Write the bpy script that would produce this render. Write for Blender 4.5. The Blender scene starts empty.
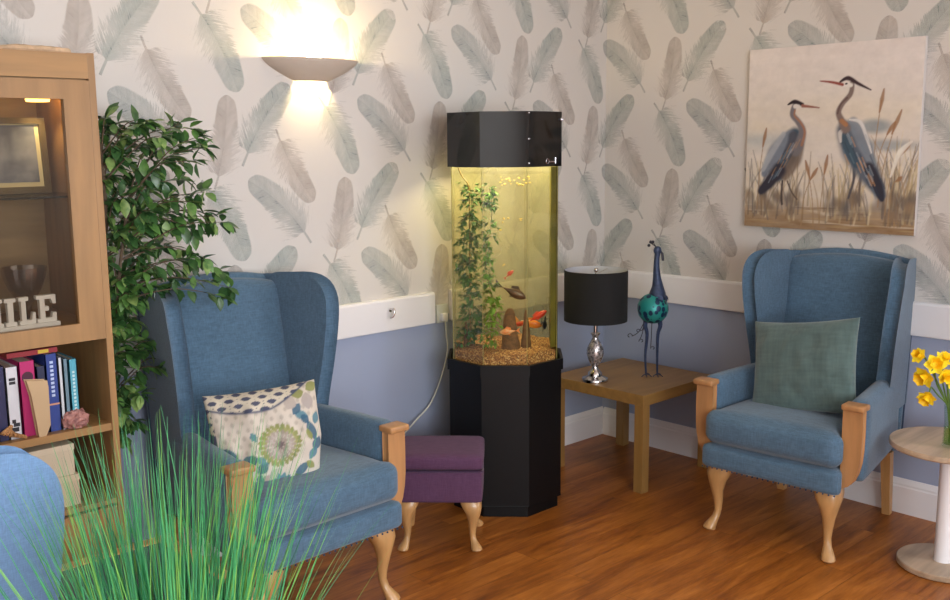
import bpy, bmesh, math, random
import numpy as np
from mathutils import Vector, Matrix, noise
PI = math.pi
random.seed(7)
S = bpy.context.scene
C = S.collection

# ------------------------------------------------------------------ materials
def lin(c):
    return tuple((v/255/12.92 if v/255 <= .04045 else ((v/255+.055)/1.055)**2.4) for v in c)
def newmat(name):
    m = bpy.data.materials.new(name); m.use_nodes = True
    nt = m.node_tree
    return m, nt, nt.nodes['Principled BSDF']
def N(nt, t, **kw):
    n = nt.nodes.new(t)
    for k, v in kw.items():
        if k.startswith('i_'):
            n.inputs[int(k[2:]) if k[2:].isdigit() else k[2:]].default_value = v
        else: setattr(n, k, v)
    return n
def L(nt, a, b): nt.links.new(a, b)
def mth(nt, op, a, b=None, c=None, clamp=False):
    n = nt.nodes.new('ShaderNodeMath'); n.operation = op; n.use_clamp = clamp
    for i, v in enumerate((a, b, c)):
        if v is None: continue
        if isinstance(v, (int, float)): n.inputs[i].default_value = v
        else: nt.links.new(v, n.inputs[i])
    return n.outputs[0]
def mat(name, col, rough=.5, metal=0, var=.0, scale=20, stretch=(1,1,1), bump=0, bscale=None, coat=0, sheen=0, col2=None, spec=.5, emis=None, estr=0):
    m, nt, b = newmat(name)
    c = lin(col)
    b.inputs['Base Color'].default_value = (*c, 1)
    b.inputs['Roughness'].default_value = rough
    b.inputs['Metallic'].default_value = metal
    b.inputs['Coat Weight'].default_value = coat
    b.inputs['Coat Roughness'].default_value = .12
    b.inputs['Sheen Weight'].default_value = sheen
    b.inputs['Specular IOR Level'].default_value = spec
    if emis:
        b.inputs['Emission Color'].default_value = (*lin(emis), 1); b.inputs['Emission Strength'].default_value = estr
    tc = N(nt, 'ShaderNodeTexCoord')
    mp = N(nt, 'ShaderNodeMapping'); mp.inputs['Scale'].default_value = stretch
    L(nt, tc.outputs['Object'], mp.inputs['Vector'])
    nz = N(nt, 'ShaderNodeTexNoise'); nz.inputs['Scale'].default_value = scale; nz.inputs['Detail'].default_value = 5
    L(nt, mp.outputs[0], nz.inputs['Vector'])
    if var or col2:
        c2 = lin(col2) if col2 else tuple(v*(1-var) for v in c)
        c1 = c if col2 else tuple(min(1, v*(1+var)) for v in c)
        rp = N(nt, 'ShaderNodeValToRGB')
        rp.color_ramp.elements[0].position = .35; rp.color_ramp.elements[1].position = .65
        rp.color_ramp.elements[0].color = (*c2, 1); rp.color_ramp.elements[1].color = (*c1, 1)
        L(nt, nz.outputs['Fac'], rp.inputs[0]); L(nt, rp.outputs[0], b.inputs['Base Color'])
    if bump:
        n2 = nz
        if bscale:
            n2 = N(nt, 'ShaderNodeTexNoise'); n2.inputs['Scale'].default_value = bscale; L(nt, mp.outputs[0], n2.inputs['Vector'])
        bp = N(nt, 'ShaderNodeBump'); bp.inputs['Strength'].default_value = bump; bp.inputs['Distance'].default_value = .002
        L(nt, n2.outputs['Fac'], bp.inputs['Height']); L(nt, bp.outputs[0], b.inputs['Normal'])
    return m
def fabric(name, col, amt=.22, sc=260, rough=.9, sheen=.25, sheen_tint=None):
    """woven cloth: crossed stretched noises"""
    m, nt, b = newmat(name)
    c = lin(col)
    tc = N(nt, 'ShaderNodeTexCoord')
    outs = []
    for st in ((1, 1, .12), (.12, .3, 1)):
        mp = N(nt, 'ShaderNodeMapping'); mp.inputs['Scale'].default_value = st
        L(nt, tc.outputs['Object'], mp.inputs['Vector'])
        nz = N(nt, 'ShaderNodeTexNoise'); nz.inputs['Scale'].default_value = sc; nz.inputs['Detail'].default_value = 2
        L(nt, mp.outputs[0], nz.inputs['Vector']); outs.append(nz.outputs['Fac'])
    big = N(nt, 'ShaderNodeTexNoise'); big.inputs['Scale'].default_value = 9; L(nt, tc.outputs['Object'], big.inputs['Vector'])
    s = mth(nt, 'ADD', outs[0], outs[1])
    s = mth(nt, 'MULTIPLY_ADD', big.outputs['Fac'], .35, s)
    f = mth(nt, 'MULTIPLY_ADD', s, 1.4, -1.15, clamp=True)
    rp = N(nt, 'ShaderNodeValToRGB')
    rp.color_ramp.elements[0].color = (*[v*(1-amt) for v in c], 1)
    rp.color_ramp.elements[1].color = (*[min(1, v*(1+amt)+.006) for v in c], 1)
    L(nt, f, rp.inputs[0]); L(nt, rp.outputs[0], b.inputs['Base Color'])
    bp = N(nt, 'ShaderNodeBump'); bp.inputs['Strength'].default_value = .35; bp.inputs['Distance'].default_value = .0012
    L(nt, s, bp.inputs['Height']); L(nt, bp.outputs[0], b.inputs['Normal'])
    b.inputs['Roughness'].default_value = rough; b.inputs['Sheen Weight'].default_value = sheen
    b.inputs['Specular IOR Level'].default_value = .2
    return m
def wood(name, col, axis='z', amt=.18, rough=.42, sc=16, coat=.1, col2=None):
    st = {'x': (.1, 1, 1), 'y': (1, .1, 1), 'z': (1, 1, .1)}[axis]
    c2 = col2 or tuple(int(v*(1-amt)) for v in col)
    return mat(name, col, rough, scale=sc*2, stretch=st, col2=c2, bump=.06, coat=coat)
def attrmat(name, attr='Col', rough=.8, bump=0):
    m, nt, b = newmat(name)
    a = N(nt, 'ShaderNodeAttribute'); a.attribute_name = attr
    L(nt, a.outputs['Color'], b.inputs['Base Color']); b.inputs['Roughness'].default_value = rough
    b.inputs['Specular IOR Level'].default_value = .2
    if bump:
        tc = N(nt, 'ShaderNodeTexCoord'); nz = N(nt, 'ShaderNodeTexNoise'); nz.inputs['Scale'].default_value = 350
        L(nt, tc.outputs['Object'], nz.inputs['Vector'])
        bp = N(nt, 'ShaderNodeBump'); bp.inputs['Strength'].default_value = bump; bp.inputs['Distance'].default_value = .001
        L(nt, nz.outputs['Fac'], bp.inputs['Height']); L(nt, bp.outputs[0], b.inputs['Normal'])
    return m
def thinglass(name, tint=(1, 1, 1), gloss=.06, rough=.02, fres=1.45):
    """thin pane: tinted straight-through light plus a fresnel reflection"""
    m, nt, b = newmat(name); nt.nodes.remove(b)
    out = nt.nodes['Material Output']
    t = N(nt, 'ShaderNodeBsdfTransparent'); t.inputs[0].default_value = (*tint, 1)
    g = N(nt, 'ShaderNodeBsdfGlossy'); g.inputs['Roughness'].default_value = rough
    lw = N(nt, 'ShaderNodeLayerWeight'); lw.inputs[0].default_value = .5
    f = mth(nt, 'MULTIPLY_ADD', mth(nt, 'POWER', lw.outputs['Facing'], 5), .85, gloss*.5, clamp=True)
    mx = N(nt, 'ShaderNodeMixShader'); L(nt, f, mx.inputs[0]); L(nt, t.outputs[0], mx.inputs[1]); L(nt, g.outputs[0], mx.inputs[2])
    L(nt, mx.outputs[0], out.inputs[0])
    return m

M = {}
M['blue'] = fabric('chair_fabric', (78, 105, 128))
M['blue_dark'] = fabric('chair_piping', (44, 62, 88), sc=400)
M['purple'] = fabric('stool_fabric', (88, 58, 86), amt=.12, sheen=.06)
M['green_cushion'] = fabric('cushion_velvet', (84, 104, 102), amt=.16, sc=90, sheen=.4)
M['beech'] = wood('beech', (196, 150, 96), 'z', .1, .35, coat=.3)
M['beech_post'] = wood('beech_post', (186, 136, 88), 'z', .12, .4)
M['cab'] = wood('cabinet_oak', (166, 126, 80), 'z', .1, .45)
M['cab_in'] = wood('cabinet_inside', (166, 136, 96), 'x', .1, .5)
M['cab_x'] = wood('cabinet_oak_rail', (168, 128, 80), 'x', .1, .45)
M['lack'] = wood('table_oak', (156, 118, 64), 'x', .1, .45)
M['pale'] = wood('pale_oak', (196, 170, 142), 'x', .18, .4, sc=12)
M['white'] = mat('white_gloss', (232, 230, 232), .35)
M['white_metal'] = mat('white_metal', (235, 235, 238), .3, coat=.3)
M['black'] = mat('black_gloss', (8, 8, 9), .05)
M['black_matte'] = mat('black_satin', (9, 9, 11), .42, spec=.25)
M['chrome'] = mat('chrome', (215, 210, 208), .12, 1)
M['dark_metal'] = mat('dark_metal', (70, 70, 78), .45, .8)
M['plastic'] = mat('socket_plastic', (205, 208, 202), .35)
M['paint'] = None

# ------------------------------------------------------------------ mesh helpers
def obj(name, bm, m=None, parent=None, smooth=True, mats=None):
    me = bpy.data.meshes.new(name)
    bmesh.ops.recalc_face_normals(bm, faces=bm.faces)
    bm.to_mesh(me); bm.free()
    for x in (mats or [m]): me.materials.append(x)
    if smooth:
        for p in me.polygons: p.use_smooth = True
        try: me.set_sharp_from_angle(angle=math.radians(38))
        except Exception: pass
    o = bpy.data.objects.new(name, me); C.objects.link(o)
    if parent: o.parent = parent
    return o
def tag(o, label=None, cat=None, group=None, kind=None):
    if label: o['label'] = label
    if cat: o['category'] = cat
    if group: o['group'] = group
    if kind: o['kind'] = kind
    return o
def thing(name, label, cat, loc=(0, 0, 0), rz=0, group=None):
    o = bpy.data.objects.new(name, None); C.objects.link(o)
    o.empty_display_size = .1
    o.location = loc; o.rotation_euler = (0, 0, rz)
    return tag(o, label, cat, group)
def copy_tree(o, parent=None):
    c = o.copy(); C.objects.link(c)
    if parent: c.parent = parent
    for ch in list(o.children): copy_tree(ch, c)
    return c
def xf(bm, vs, mtx):
    for v in vs: v.co = mtx @ v.co
def box(bm, x0, x1, y0, y1, z0, z1, bev=0, seg=2, mi=0):
    r = bmesh.ops.create_cube(bm, size=1)
    vs = r['verts']
    for v in vs:
        v.co = Vector(((x0+x1)/2+v.co.x*(x1-x0), (y0+y1)/2+v.co.y*(y1-y0), (z0+z1)/2+v.co.z*(z1-z0)))
    fs = list({f for v in vs for f in v.link_faces})
    for f in fs: f.material_index = mi
    if bev:
        es = list({e for v in vs for e in v.link_edges})
        bmesh.ops.bevel(bm, geom=es, offset=bev, segments=seg, affect='EDGES', profile=.5)
    return vs
def B(*a, **k):
    bm = bmesh.new(); box(bm, *a, **k); return bm
def prism(bm, pts, d0, d1, axis='y', bev=0, seg=2):
    """polygon pts in the plane across axis, extruded from d0 to d1"""
    def P(a, b, d):
        return {'y': (a, d, b), 'x': (d, a, b), 'z': (a, b, d)}[axis]
    v0 = [bm.verts.new(P(a, b, d0)) for a, b in pts]; v1 = [bm.verts.new(P(a, b, d1)) for a, b in pts]
    n = len(pts)
    fs = [bm.faces.new(v0), bm.faces.new(v1[::-1])]
    for i in range(n): fs.append(bm.faces.new((v0[i], v0[(i+1) % n], v1[(i+1) % n], v1[i])))
    if bev:
        bm.normal_update()
        es = list({e for v in v0+v1 for e in v.link_edges if v.link_edges})
        es = [e for e in es if (fs[0] in e.link_faces or fs[1] in e.link_faces)]
        bmesh.ops.bevel(bm, geom=es, offset=bev, segments=seg, affect='EDGES', profile=.5)
def lathe(bm, prof, n=32, c=(0, 0, 0), cap=True, sx=1, sy=1):
    rings = []
    for r, z in prof:
        rings.append([bm.verts.new((c[0]+r*sx*math.cos(2*PI*i/n), c[1]+r*sy*math.sin(2*PI*i/n), c[2]+z)) for i in range(n)])
    for a, b in zip(rings, rings[1:]):
        for i in range(n): bm.faces.new((a[i], a[(i+1) % n], b[(i+1) % n], b[i]))
    if cap: bm.faces.new(rings[0][::-1]); bm.faces.new(rings[-1])
def loft(bm, rings, cap=True):
    R = [[bm.verts.new(p) for p in r] for r in rings]; n = len(R[0])
    for a, b in zip(R, R[1:]):
        for i in range(n): bm.faces.new((a[i], a[(i+1) % n], b[(i+1) % n], b[i]))
    if cap: bm.faces.new(R[0][::-1]); bm.faces.new(R[-1])
def tube(bm, pts, r, n=8, cap=True):
    pts = [Vector(p) for p in pts]; rings = []
    up = Vector((0, 0, 1))
    prev = None
    for i, p in enumerate(pts):
        t = (pts[min(i+1, len(pts)-1)]-pts[max(i-1, 0)]).normalized()
        a = prev if prev is not None else (up if abs(t.z) < .9 else Vector((1, 0, 0)))
        u = (a - t*a.dot(t)).normalized(); prev = u; w = t.cross(u)
        rr = r[i] if isinstance(r, (list, tuple)) else r
        rings.append([p+(u*math.cos(2*PI*k/n)+w*math.sin(2*PI*k/n))*rr for k in range(n)])
    loft(bm, rings, cap)
def spline(pts, n=8):
    pts = [Vector(p) for p in pts]; out = []
    P = [pts[0]]+pts+[pts[-1]]
    for i in range(1, len(P)-2):
        for k in range(n):
            t = k/n; a, b, c, d = P[i-1], P[i], P[i+1], P[i+2]
            out.append(.5*((2*b)+(c-a)*t+(2*a-5*b+4*c-d)*t*t+(3*b-a-3*c+d)*t**3))
    out.append(pts[-1]); return out
def pbox(bm, hx, hy, hz, r, c=(0, 0, 0), n=9, bulge=(0, 0, 0), fn=None):
    """upholstered block: rounded box with bulging faces; fn deforms each point"""
    res = bmesh.ops.create_cube(bm, size=2); vs0 = res['verts']
    es = list({e for v in vs0 for e in v.link_edges})
    r2 = bmesh.ops.subdivide_edges(bm, edges=es, cuts=n, use_grid_fill=True)
    seen = list(bm.verts)
    h = Vector((hx, hy, hz))
    for v in seen:
        p = v.co.copy()
        q = Vector([math.copysign(abs(a)**.62, a)*b for a, b in zip(p, h)])
        inn = Vector([max(-(b-r), min(b-r, a)) for a, b in zip(q, h)])
        d = q-inn
        if d.length > 1e-9: q = inn+d.normalized()*r
        k = [math.copysign(abs(a)**.62, a) for a in p]
        for ax in range(3):
            o1, o2 = [i for i in range(3) if i != ax]
            if abs(p[ax]) > .999: q[ax] += math.copysign(bulge[ax]*(1-k[o1]**2)*(1-k[o2]**2), p[ax])
        q = Vector(c)+q
        if fn: q = fn(q)
        v.co = q
    return seen
def cushion_mesh(bm, W, H, T, n=40, concave=.06, fn=None, wr=.004, seed=0, uvs=None):
    """scatter cushion in the XZ plane facing -Y, centre at the origin"""
    def pos(u, v, s):
        x = u*W*(1-concave*(1-v*v)*abs(u)**3); z = v*H*(1-concave*(1-u*u)*abs(v)**3)
        th = T*max(0, (1-u**2)*(1-v**2))**.42
        w = noise.noise(Vector((u*2.2+seed, v*2.2, s*3)))*wr*3+noise.noise(Vector((u*5+seed, v*4, s*3+9)))*wr*1.4
        edge = max(0, (1-u**4)*(1-v**4))
        p = Vector((x, s*(th)+w*edge, z))
        return fn(p, u, v, s) if fn else p
    grid = {}
    for s in (-1, 1):
        for i in range(n+1):
            for j in range(n+1):
                b = i in (0, n) or j in (0, n)
                if s == 1 and b: grid[s, i, j] = grid[-1, i, j]; continue
                u = math.sin((i/n*2-1)*PI/2*.98)/math.sin(PI/2*.98); v = math.sin((j/n*2-1)*PI/2*.98)/math.sin(PI/2*.98)
                vv = bm.verts.new(pos(u, v, s)); grid[s, i, j] = vv
                if uvs is not None: uvs[vv] = (u, v, s)
    for s in (-1, 1):
        for i in range(n):
            for j in range(n):
                bm.faces.new((grid[s, i, j], grid[s, i+1, j], grid[s, i+1, j+1], grid[s, i, j+1]))

# ------------------------------------------------------------------ the room
RX, RY, RZ = -6.0, -5.6, 2.55
PAPER = (211, 206, 201)
BLUEW = (156, 166, 190)
M['paper'] = mat('wallpaper', PAPER, .75, bump=.12, scale=140, spec=.3)
M['bluewall'] = mat('blue_wall_paint', BLUEW, .65, bump=.1, scale=160, spec=.3)
M['ceiling'] = mat('ceiling_paint', (238, 236, 232), .9)

def feather_mat(name, col, dens):
    m, nt, b = newmat(name)
    out = nt.nodes['Material Output']
    uv = N(nt, 'ShaderNodeUVMap'); uv.uv_map = 'UVMap'
    sp = N(nt, 'ShaderNodeSeparateXYZ'); L(nt, uv.outputs[0], sp.inputs[0])
    u, v0 = sp.outputs[0], sp.outputs[1]
    v = mth(nt, 'MULTIPLY_ADD', v0, 2, -1); av = mth(nt, 'ABSOLUTE', v); sg = mth(nt, 'SIGN', v)
    # half width of the vane along the feather
    fc = N(nt, 'ShaderNodeFloatCurve'); cv = fc.mapping.curves[0]
    P = [(0, 0), (.12, 0), (.17, .42), (.25, .68), (.40, .70), (.58, .60), (.8, .52), (.92, .42), (.975, .24), (1, 0)]
    cv.points[0].location = P[0]; cv.points[-1].location = P[-1]
    for p in P[1:-1]: cv.points.new(*p)
    fc.mapping.update()
    L(nt, u, fc.inputs[1]); w = fc.outputs[0]
    # barbs run slanted from the shaft towards the tip
    s = mth(nt, 'MULTIPLY_ADD', av, -.2, u)
    av2 = mth(nt, 'MULTIPLY', av, 1.3)
    cb = N(nt, 'ShaderNodeCombineXYZ')
    L(nt, mth(nt, 'MULTIPLY', s, 42), cb.inputs[0]); L(nt, av2, cb.inputs[1]); L(nt, mth(nt, 'MULTIPLY', sg, 5), cb.inputs[2])
    geo = N(nt, 'ShaderNodeObjectInfo')
    nz = N(nt, 'ShaderNodeTexNoise'); nz.inputs['Scale'].default_value = 1.5; nz.inputs['Detail'].default_value = 4; nz.inputs['Roughness'].default_value = .7
    L(nt, cb.outputs[0], nz.inputs['Vector']); n = nz.outputs['Fac']
    loose = mth(nt, 'MULTIPLY_ADD', u, -3.0, 2.25, clamp=True)          # 1 at the quill, 0 at the tip
    nn = mth(nt, 'MULTIPLY_ADD', n, 3.2, -1.6)
    edge = mth(nt, 'MULTIPLY', w, mth(nt, 'MULTIPLY_ADD', mth(nt, 'MULTIPLY', nn, loose), 1.45, 1.0))
    d = mth(nt, 'SUBTRACT', edge, av)
    soft = mth(nt, 'MULTIPLY_ADD', loose, -9, 16)
    a = mth(nt, 'MULTIPLY', d, soft, clamp=True)
    # inner texture
    cut = mth(nt, 'MULTIPLY', loose, av)
    tex = mth(nt, 'MULTIPLY_ADD', n, .9, .32)
    tex = mth(nt, 'SUBTRACT', tex, mth(nt, 'MULTIPLY', cut, .75), clamp=True)
    nz2 = N(nt, 'ShaderNodeTexNoise'); nz2.inputs['Scale'].default_value = 6; L(nt, uv.outputs[0], nz2.inputs['Vector'])
    tex = mth(nt, 'MULTIPLY', tex, mth(nt, 'MULTIPLY_ADD', nz2.outputs['Fac'], .9, .55))
    a = mth(nt, 'MULTIPLY', a, tex)
    rim = mth(nt, 'SUBTRACT', 1, mth(nt, 'MULTIPLY', d, 14), clamp=True)
    a = mth(nt, 'MULTIPLY', a, mth(nt, 'MULTIPLY_ADD', sg, .13, .95))
    shaft = mth(nt, 'LESS_THAN', av, mth(nt, 'MULTIPLY_ADD', u, -.035, .052))
    shaft = mth(nt, 'MULTIPLY', shaft, mth(nt, 'LESS_THAN', u, .965))
    shaft = mth(nt, 'MULTIPLY', shaft, mth(nt, 'MULTIPLY_ADD', u, -.7, .72))
    a = mth(nt, 'MAXIMUM', a, shaft)
    a = mth(nt, 'MULTIPLY', a, dens, clamp=True)
    b.inputs['Base Color'].default_value = (*lin(col), 1); b.inputs['Roughness'].default_value = .75; b.inputs['Specular IOR Level'].default_value = .3
    t = N(nt, 'ShaderNodeBsdfTransparent'); mx = N(nt, 'ShaderNodeMixShader')
    L(nt, a, mx.inputs[0]); L(nt, t.outputs[0], mx.inputs[1]); L(nt, b.outputs[0], mx.inputs[2]); L(nt, mx.outputs[0], out.inputs[0])
    return m
M['f_blue'] = feather_mat('feather_blue_grey', (158, 170, 170), .48)
M['f_taupe'] = feather_mat('feather_taupe', (176, 163, 154), .44)
M['f_green'] = feather_mat('feather_green_grey', (156, 172, 168), .48)
# tip, quill end, sideways bend, material slot  (one repeat of the paper; s runs along the wall)
FE = [((-2.088, 1.42), (-1.819, 1.164), .13, 2), ((-1.646, 1.419), (-1.712, 1.079), .09, 3),
      ((-1.377, 1.463), (-1.594, 1.160), -.09, 4), ((-1.799, 1.328), (-1.96, 1.608), .10, 3),
      ((-1.600, 1.429), (-1.763, 1.735), -.10, 4)]
def wall_mesh(bm, a0, a1, z1, place, ds=0, hole=None):
    """wall panel (paper above, paint below) plus the printed feathers, place(s, z, off) -> xyz"""
    uvl = bm.loops.layers.uv.new('UVMap')
    def quad(s0, s1, za, zb, mi):
        f = bm.faces.new([bm.verts.new(place(s, z, 0)) for s, z in ((s0, za), (s1, za), (s1, zb), (s0, zb))]); f.material_index = mi
    if hole:
        h0, h1, h2, h3 = hole
        quad(a0, a1, 0, .79, 1); quad(a0, h0, .79, z1, 0); quad(h1, a1, .79, z1, 0); quad(h0, h1, .79, h2, 0); quad(h0, h1, h3, z1, 0)
    else:
        quad(a0, a1, 0, .79, 1); quad(a0, a1, .79, z1, 0)
    k = 0
    for i in range(-6, 9):
        for j in range(-8, 9):
            for (tip, quill, bend, mi) in FE:
                ox, oz = i*.5155+ds, j*.622+(i % 2)*.311
                t = Vector((tip[0]+ox, tip[1]+oz)); q = Vector((quill[0]+ox, quill[1]+oz))
                if hole and max(t.x, q.x) > h0-.25: continue
                if max(t.x, q.x) < a0+.0 or min(t.x, q.x) > a1 or max(t.y, q.y) < .79 or min(t.y, q.y) > z1+.1: continue
                Lg = (t-q).length; d = (t-q)/Lg; nrm = Vector((-d.y, d.x)); k += 1
                off = .0004+.00002*(k % 9); n = 14; W = .098 if mi != 3 else .088
                vs = []
                for r in range(n+1):
                    uu = r/n; c = q+d*Lg*uu+nrm*bend*Lg*4*uu*(1-uu)*.5*(-1)
                    tg = (d+nrm*(-bend*2.0*(1-2*uu))).normalized(); nn = Vector((-tg.y, tg.x))
                    for vv in (-1, 0, 1):
                        p = c+nn*W*vv; vs.append((bm.verts.new(place(p.x, p.y, off)), uu, (vv+1)/2))
                for r in range(n):
                    for h in range(2):
                        a, b2, c2, d2 = vs[r*3+h], vs[r*3+h+1], vs[(r+1)*3+h+1], vs[(r+1)*3+h]
                        f = bm.faces.new((a[0], b2[0], c2[0], d2[0])); f.material_index = mi
                        for lp, src in zip(f.loops, (a, b2, c2, d2)): lp[uvl].uv = (src[1], src[2])
    ff = [f for f in bm.faces if f.material_index >= 2]
    for co, no in ((place(0, .79, 0), (0, 0, -1)), (place(0, z1, 0), (0, 0, 1)), (place(a1, 1, 0), Vector(place(1, 0, 0))-Vector(place(0, 0, 0))), (place(a0, 1, 0), Vector(place(-1, 0, 0))-Vector(place(0, 0, 0)))):
        ff = [f for f in bm.faces if f.material_index >= 2]
        geom = ff+list({e for f in ff for e in f.edges})+list({v for f in ff for v in f.verts})
        bmesh.ops.bisect_plane(bm, geom=geom, plane_co=co, plane_no=no, clear_outer=True)
wm = [M['paper'], M['bluewall'], M['f_blue'], M['f_taupe'], M['f_green']]
bm = bmesh.new()
def fixn(o, d):
    me = o.data
    flip = [p.index for p in me.polygons if p.normal.dot(Vector(d)) < 0]
    if flip:
        b = bmesh.new(); b.from_mesh(me); b.faces.ensure_lookup_table()
        bmesh.ops.reverse_faces(b, faces=[b.faces[i] for i in flip]); b.to_mesh(me); b.free()
wall_mesh(bm, RX, 0, RZ, lambda s, z, o: (s, -o, z))
wl = obj('wall_left', bm, mats=wm, smooth=False); fixn(wl, (0, -1, 0)); tag(wl, kind='structure')
bm = bmesh.new()
wall_mesh(bm, 0, -RY, RZ, lambda s, z, o: (-o, -s, z), ds=2.065, hole=(3.0, 5.2, .85, 2.3))
wr_ = obj('wall_right', bm, mats=wm, smooth=False); fixn(wr_, (-1, 0, 0)); tag(wr_, kind='structure')

def wall_with_holes(name, a0, a1, holes, place):
    bm = bmesh.new()
    xs = sorted({a0, a1, *[h[0] for h in holes], *[h[1] for h in holes]}); zs = sorted({0, RZ, *[h[2] for h in holes], *[h[3] for h in holes]})
    for x0, x1 in zip(xs, xs[1:]):
        for z0, z1 in zip(zs, zs[1:]):
            cx, cz = (x0+x1)/2, (z0+z1)/2
            if any(h[0] < cx < h[1] and h[2] < cz < h[3] for h in holes): continue
            bm.faces.new([bm.verts.new(place(*p)) for p in ((x0, z0), (x1, z0), (x1, z1), (x0, z1))])
    return tag(obj(name, bm, M['paper'], smooth=False), kind='structure')
HB = [(-5.6, -2.7, .75, 2.35)]
wall_with_holes('wall_back', RX, 0, HB, lambda s, z: (s, RY, z))
wall_with_holes('wall_far', RY, 0, [], lambda s, z: (RX, s, z))
for i, h in enumerate(HB):
    bm = bmesh.new()
    for a, b, c_, d in ((h[0], h[0]+.05, h[2], h[3]), (h[1]-.05, h[1], h[2], h[3]), (h[0], h[1], h[2], h[2]+.05), (h[0], h[1], h[3]-.05, h[3]), ((h[0]+h[1])/2-.03, (h[0]+h[1])/2+.03, h[2], h[3])):
        box(bm, a, b, RY-.06, RY-.01, c_, d)
    tag(obj('window_%d' % (i+1), bm, M['white'], smooth=False), kind='structure')

bm = bmesh.new()
for a, b, c_, d in ((-3.05, -3.0, .85, 2.3), (-5.2, -5.15, .85, 2.3), (-5.15, -3.05, .85, .9), (-5.15, -3.05, 2.25, 2.3), (-4.13, -4.07, .9, 2.25)): box(bm, .005, .055, a, b, c_, d)
tag(obj('window_2', bm, M['white'], smooth=False), kind='structure')

# floor
def floor_mat():
    m, nt, b = newmat('wood_floor')
    tc = N(nt, 'ShaderNodeTexCoord')
    mp = N(nt, 'ShaderNodeMapping'); mp.inputs['Location'].default_value = (.3, .02, 0); L(nt, tc.outputs['Object'], mp.inputs[0])
    br = N(nt, 'ShaderNodeTexBrick'); br.offset = .37; br.inputs['Scale'].default_value = 1
    br.inputs['Brick Width'].default_value = 1.15; br.inputs['Row Height'].default_value = .125; br.inputs['Mortar Size'].default_value = .0012
    br.inputs['Color1'].default_value = (0, 0, 0, 1); br.inputs['Color2'].default_value = (1, 1, 1, 1); br.inputs['Mortar'].default_value = (.2, .2, .2, 1)
    L(nt, mp.outputs[0], br.inputs['Vector'])
    mp2 = N(nt, 'ShaderNodeMapping'); mp2.inputs['Scale'].default_value = (1.1, 9, 1); L(nt, tc.outputs['Object'], mp2.inputs[0])
    av = N(nt, 'ShaderNodeVectorMath'); av.operation = 'MULTIPLY_ADD'
    L(nt, br.outputs['Color'], av.inputs[0]); av.inputs[1].default_value = (5, 3, 1); L(nt, mp2.outputs[0], av.inputs[2])
    nz = N(nt, 'ShaderNodeTexNoise'); nz.inputs['Scale'].default_value = 2.2; nz.inputs['Detail'].default_value = 7; nz.inputs['Distortion'].default_value = .8
    L(nt, av.outputs[0], nz.inputs['Vector'])
    nz2 = N(nt, 'ShaderNodeTexNoise'); nz2.inputs['Scale'].default_value = 14; nz2.inputs['Detail'].default_value = 6; L(nt, mp2.outputs[0], nz2.inputs['Vector'])
    f = mth(nt, 'MULTIPLY_ADD', nz.outputs['Fac'], .9, mth(nt, 'MULTIPLY', br.outputs['Color'], .08))
    f = mth(nt, 'MULTIPLY_ADD', nz2.outputs['Fac'], .35, f)
    rp = N(nt, 'ShaderNodeValToRGB'); e = rp.color_ramp.elements
    e[0].position = .42; e[0].color = (*lin((106, 54, 16)), 1); e[1].position = .9; e[1].color = (*lin((180, 112, 46)), 1)
    x = e.new(.64); x.color = (*lin((146, 84, 28)), 1)
    L(nt, f, rp.inputs[0])
    mx = N(nt, 'ShaderNodeMix'); mx.data_type = 'RGBA'; mx.blend_type = 'MULTIPLY'
    L(nt, mth(nt, 'MULTIPLY', br.outputs['Fac'], .45), mx.inputs[0]); L(nt, rp.outputs[0], mx.inputs[6]); mx.inputs[7].default_value = (.3, .22, .16, 1)
    L(nt, mx.outputs[2], b.inputs['Base Color'])
    b.inputs['Roughness'].default_value = .38; b.inputs['Specular IOR Level'].default_value = .45
    bp = N(nt, 'ShaderNodeBump'); bp.inputs['Strength'].default_value = .08; bp.inputs['Distance'].default_value = .002
    L(nt, nz2.outputs['Fac'], bp.inputs['Height']); L(nt, bp.outputs[0], b.inputs['Normal'])
    return m
M['floor'] = floor_mat()
tag(obj('floor', B(RX, .0, RY, 0, -.05, 0), M['floor'], smooth=False), kind='structure')
tag(obj('ceiling', B(RX, 0, RY, 0, RZ, RZ+.05), M['ceiling'], smooth=False), kind='structure')

# skirting boards and the broad chair rails
SK = [(0, 0), (.016, 0), (.016, .112), (.013, .118), (.013, .126), (.009, .136), (.004, .147), (0, .147)]
bm = bmesh.new(); prism(bm, [(-a-.001, b) for a, b in SK], RX+.02, -.001, 'x')
tag(obj('baseboard_left', bm, M['white'], smooth=False), kind='structure')
bm = bmesh.new(); prism(bm, [(-a-.001, b) for a, b in SK], RY+.02, -.018, 'y')
tag(obj('baseboard_right', bm, M['white'], smooth=False), kind='structure')
RAIL = [(0, .760), (.018, .760), (.020, .764), (.020, .888), (.017, .896), (.010, .899), (0, .899)]
bm = bmesh.new(); prism(bm, [(-a-.001, b) for a, b in RAIL], RX+.02, -1.193, 'x')
tag(obj('trim_1', bm, M['white'], smooth=False), kind='structure')
bm = bmesh.new(); prism(bm, [(-a-.001, b) for a, b in RAIL], -1.095, -.001, 'x')
tag(obj('trim_2', bm, M['white'], smooth=False), kind='structure')
bm = bmesh.new(); prism(bm, [(-a-.001, b) for a, b in RAIL], RY+.02, -.022, 'y')
tag(obj('trim_3', bm, M['white'], smooth=False), kind='structure')

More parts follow.
